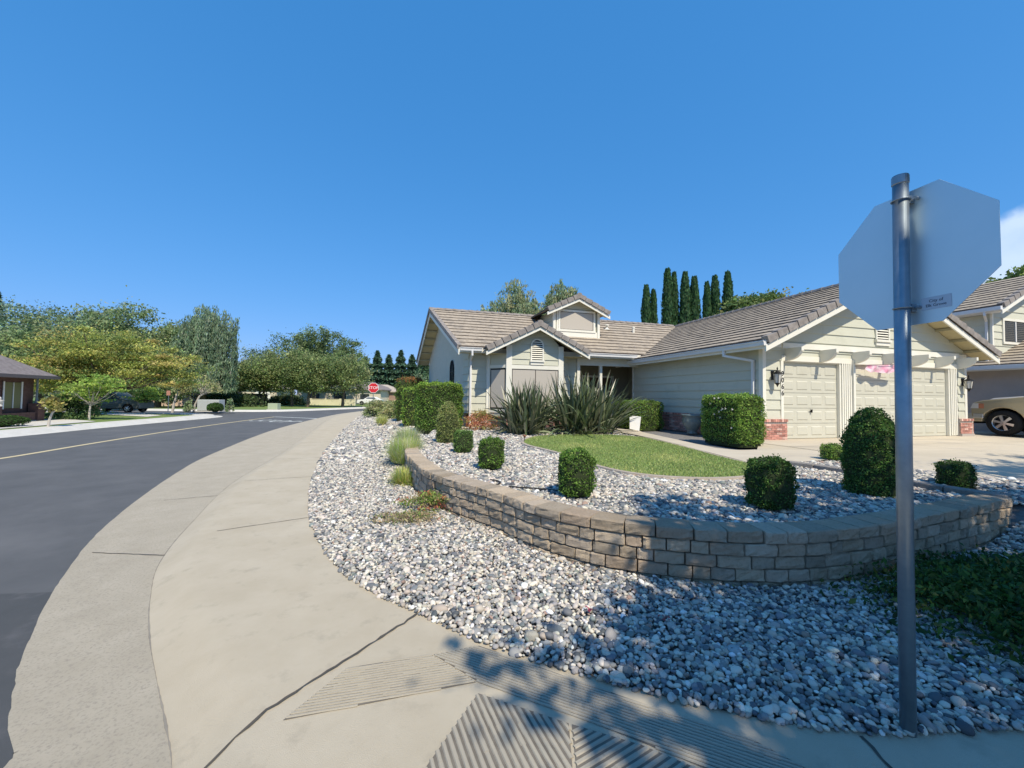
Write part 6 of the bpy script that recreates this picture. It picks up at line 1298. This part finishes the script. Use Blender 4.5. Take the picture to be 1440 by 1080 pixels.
b = MB(); b.box(-.1, .35, -.1, .35, 0, 1.05); b.box(-.1, .35, -2.7, -2.25, 0, .95); b.box(.05, .25, -2.25, -.1, 0, .55); b.build('porch_pier', MT['redbrick2'], bh)
b = MB(); b.lathe([(.09, 1.05), (.06, 1.25), (.045, 1.4), (.05, 2.55)], (.12, .12, 0), 10); b.build('porch_post', mat('post_paint', (.20, .24, .26), rough=.6), bh)
b = MB(); b.box(-1.9, .3, -2.2, .2, -.05, .10); b.box(.3, .7, -1.9, .0, -.05, .05); b.build('porch_step', MT['mortar'], bh)
gn = MB(); gn.lathe([(.10, 0), (.10, .05), (.05, .10), (.12, .22), (.14, .30), (.02, .34), (.05, .40), (.03, .46), (.01, .48)], n=14); go_ = gn.build('garden_finial', MT['paleconc']); go_.location = P(0, 0).__class__((-25.75, 20.25, .9)); tag(go_, 'pale stone finial on the brick pier of the left porch', 'ornament')
clipped('porch_shrub', 'dark green low shrub at the very left edge below the brick house', 'shrub', (-23.9, 18.6, -.02), (1.3, 2.6, .55), 'ball', 3000, .07, BOXD)
shrub_loose('dark_shrub', 'dark bush under the maple beside the brick porch', 'shrub', (-27.5, 25.2, 0), (3.2, 2.4, 1.6), 5200, .14, [(.05, .08, .03), (.035, .06, .025), (.09, .13, .06)], 80)
shrub_loose('dark_shrub', 'dark hedge mass behind the parked grey car', 'shrub', (-39.3, 40.0, 0), (4.5, 2.4, 2.2), 4200, .22, [(.035, .055, .025), (.05, .075, .03)], 110)
# peach house, pale houses and walls beyond
def simple_house(label, loc, rz, w_, d_, h_, wallm, roofm, rh=1.6, doors=(), wins=(), over=.5):
    r = thing('distant_house', label, 'house', loc, rz); b = MB(); b.box(-w_ / 2, w_ / 2, 0, d_, -.3, h_); b.build('wall', wallm, r)
    b = MB(); o_ = over; b.add([(-w_ / 2 - o_, -o_, h_), (w_ / 2 + o_, -o_, h_), (w_ / 2 + o_, d_ + o_, h_), (-w_ / 2 - o_, d_ + o_, h_), (-w_ / 2 + d_ * .45, d_ / 2, h_ + rh), (w_ / 2 - d_ * .45, d_ / 2, h_ + rh), (-w_ / 2 - o_, -o_, h_ - .18), (w_ / 2 + o_, -o_, h_ - .18), (w_ / 2 + o_, d_ + o_, h_ - .18), (-w_ / 2 - o_, d_ + o_, h_ - .18)], [(0, 1, 5, 4), (1, 2, 5), (2, 3, 4, 5), (3, 0, 4), (0, 6, 7, 1), (1, 7, 8, 2), (2, 8, 9, 3), (3, 9, 6, 0), (6, 9, 8, 7)]); b.build('roof', roofm, r)
    for (a, c, z0, z1) in wins:
        b = MB(); b.box(a, c, -.03, .02, z0, z1); wo = b.build('window', MT['glass'], r); b = MB(); b.box(a - .07, a, -.06, .02, z0, z1); b.box(c, c + .07, -.06, .02, z0, z1); b.box(a - .07, c + .07, -.06, .02, z1, z1 + .08); b.box(a - .07, c + .07, -.08, .02, z0 - .08, z0); b.build('frame', MT['trim'], wo)
    for (a, c, z1) in doors:
        b = MB(); b.box(a, c, -.04, .02, 0, z1)
        for k in range(1, 4): b.box(a, c, -.05, -.04, z1 * k / 4 - .02, z1 * k / 4)
        b.build('garage_door', MT['white'], r)
    return r
simple_house('peach-walled low house behind the maple trees', (-45.5, 52, 0), .25, 13, 8, 2.7, MT['pinkwall'], MT['rooffar'], 1.5, wins=((1.5, 2.8, .9, 2.0),))
simple_house('white house with a shaded porch behind the street trees', (-34.5, 80, 0), -.05, 17, 8, 2.9, MT['cream'], MT['rooffar'], 1.7, wins=((-6, -3.8, .8, 2.0), (-1, 1.6, .7, 2.1), (4.4, 6.3, .9, 2.0)))
simple_house('pale house half hidden left of the street trees', (-51.5, 79, 0), .1, 10, 8, 2.9, MT['cream'], MT['rooffar'], 1.6, doors=((1.0, 3.8, 2.2),))
simple_house('distant tan-roofed house behind the far red stop sign', (-28.0, 84, .2), .12, 9.5, 8, 2.4, mat('brown_wall', (.30, .19, .15), (.36, .24, .19), 1, .9), mat('tan_roof', (.40, .34, .28), (.46, .40, .33), 2, .9), 1.5, doors=((-3.8, -1.2, 2.0),))
simple_house('bluish-grey distant house left of the far red stop sign', (-34.5, 88, .2), .1, 6.5, 7, 2.9, mat('blue_wall', (.42, .48, .52), rough=.9), MT['rooffar'], 1.2, wins=((-2.2, -1.2, 1, 2), (.4, 1.4, 1, 2)))
yw = thing('garden_wall', 'long low pale yellow wall behind the street tree trunks', 'wall', (-30.2, 66.5, 0), .02)
b = MB(); b.box(-3.0, 4.2, -.08, .08, -.1, .95); b.box(-3.05, 4.25, -.12, .12, .95, 1.02); b.build('wall_panel', MT['yfence'], yw); b = MB()
for k in range(4): b.box(-3.1 + k * 2.4, -2.85 + k * 2.4, -.14, .14, -.1, 1.1)
b.build('pier', MT['yfence'], yw)
df = thing('dark_fence', 'dark shaded fence behind the weeping tree', 'fence', (-42.5, 60.5, 0), .02); b = MB()
for k in range(46): b.box(-5.5 + k * .24, -5.28 + k * .24, -.02, .02, .02, 1.75)
b.build('board', mat('dark_boards', (.12, .12, .12), (.18, .18, .17), 2, .9), df); b = MB()
for k in range(6): b.box(-5.55 + k * 2.2, -5.43 + k * 2.2, .02, .12, -.1, 1.85)
b.build('post', MT['bark'], df)
shrub_loose('dark_hedge', 'dark hedge line under the street trees', 'hedge', (-35.9, 64, 0), (7.0, 2.0, 1.6), 4500, .28, [(.05, .07, .035), (.08, .10, .05), (.10, .11, .07)], 130)
shrub_loose('dark_hedge', 'dark bushes under the weeping tree', 'hedge', (-38.5, 53.5, 0), (11, 2.4, 1.9), 5000, .26, [(.045, .065, .03), (.07, .09, .05)], 110)
shrub_loose('far_hedge', 'green bushes in front of the distant houses right of the yellow wall', 'hedge', (-20.5, 68, 0), (5.5, 1.6, .9), 2400, .2, [(.10, .13, .06), (.14, .17, .08)], 50)
ub = thing('utility_cabinet', 'pale grey utility cabinet on the verge, left of the round dark bush', 'utility box', (-28.3, 37.9, -.02), .1)
b = MB(); b.box(-.95, .95, -.45, .45, .08, 1.12); b.build('cabinet', MT['greybox'], ub, bevel=.03); b = MB(); b.box(-1.05, 1.05, -.55, .55, 0, .08); b.build('plinth', MT['paleconc'], ub); b = MB(); b.box(-.93, -.02, -.47, -.45, .14, 1.06); b.box(.02, .93, -.47, -.45, .14, 1.06); b.build('cabinet_door', MT['greybox'], ub)
clipped('round_bush', 'round dark bush in front of the grey utility cabinet', 'shrub', (-26.65, 36.2, 0), (1.25, 1.1, .85), 'ball', 2600, .09, BOXD)
shrub_loose('verge_plant', 'small spiky plant left of the grey utility cabinet', 'plant', (-29.6, 36.9, 0), (.8, .8, 1.1), 900, .13, [(.12, .16, .09), (.18, .20, .13)], 20)
shrub_loose('verge_plant', 'small spiky plant at the right end of the grey utility cabinet', 'plant', (-26.2, 37.4, 0), (.7, .7, 1.2), 900, .13, [(.12, .16, .09), (.18, .20, .13)], 20)
tb_ = thing('transformer_box', 'low green transformer box on the verge beyond the crossing', 'utility box', (-25.9, 43.9, -.02), .1); b = MB(); b.box(-.5, .5, -.4, .4, .06, .72); b.build('cabinet', MT['greenbox'], tb_, bevel=.03); b = MB(); b.box(-.58, .58, -.46, .46, 0, .06); b.build('plinth', MT['paleconc'], tb_)
sp_ = thing('sign_post', 'thin post with a small sign in front of the peach wall', 'sign', (-32.6, 38.2, 0), .2); b = MB(); b.tube([(0, 0, -.1), (0, 0, 1.9)], .035, 7); b.build('post', MT['galv'], sp_); b = MB(); b.box(-.16, .16, -.05, -.035, 1.45, 1.9); b.build('sign_panel', mat('brown_sign', (.45, .22, .16), rough=.6), sp_)

# finish: sources for the render
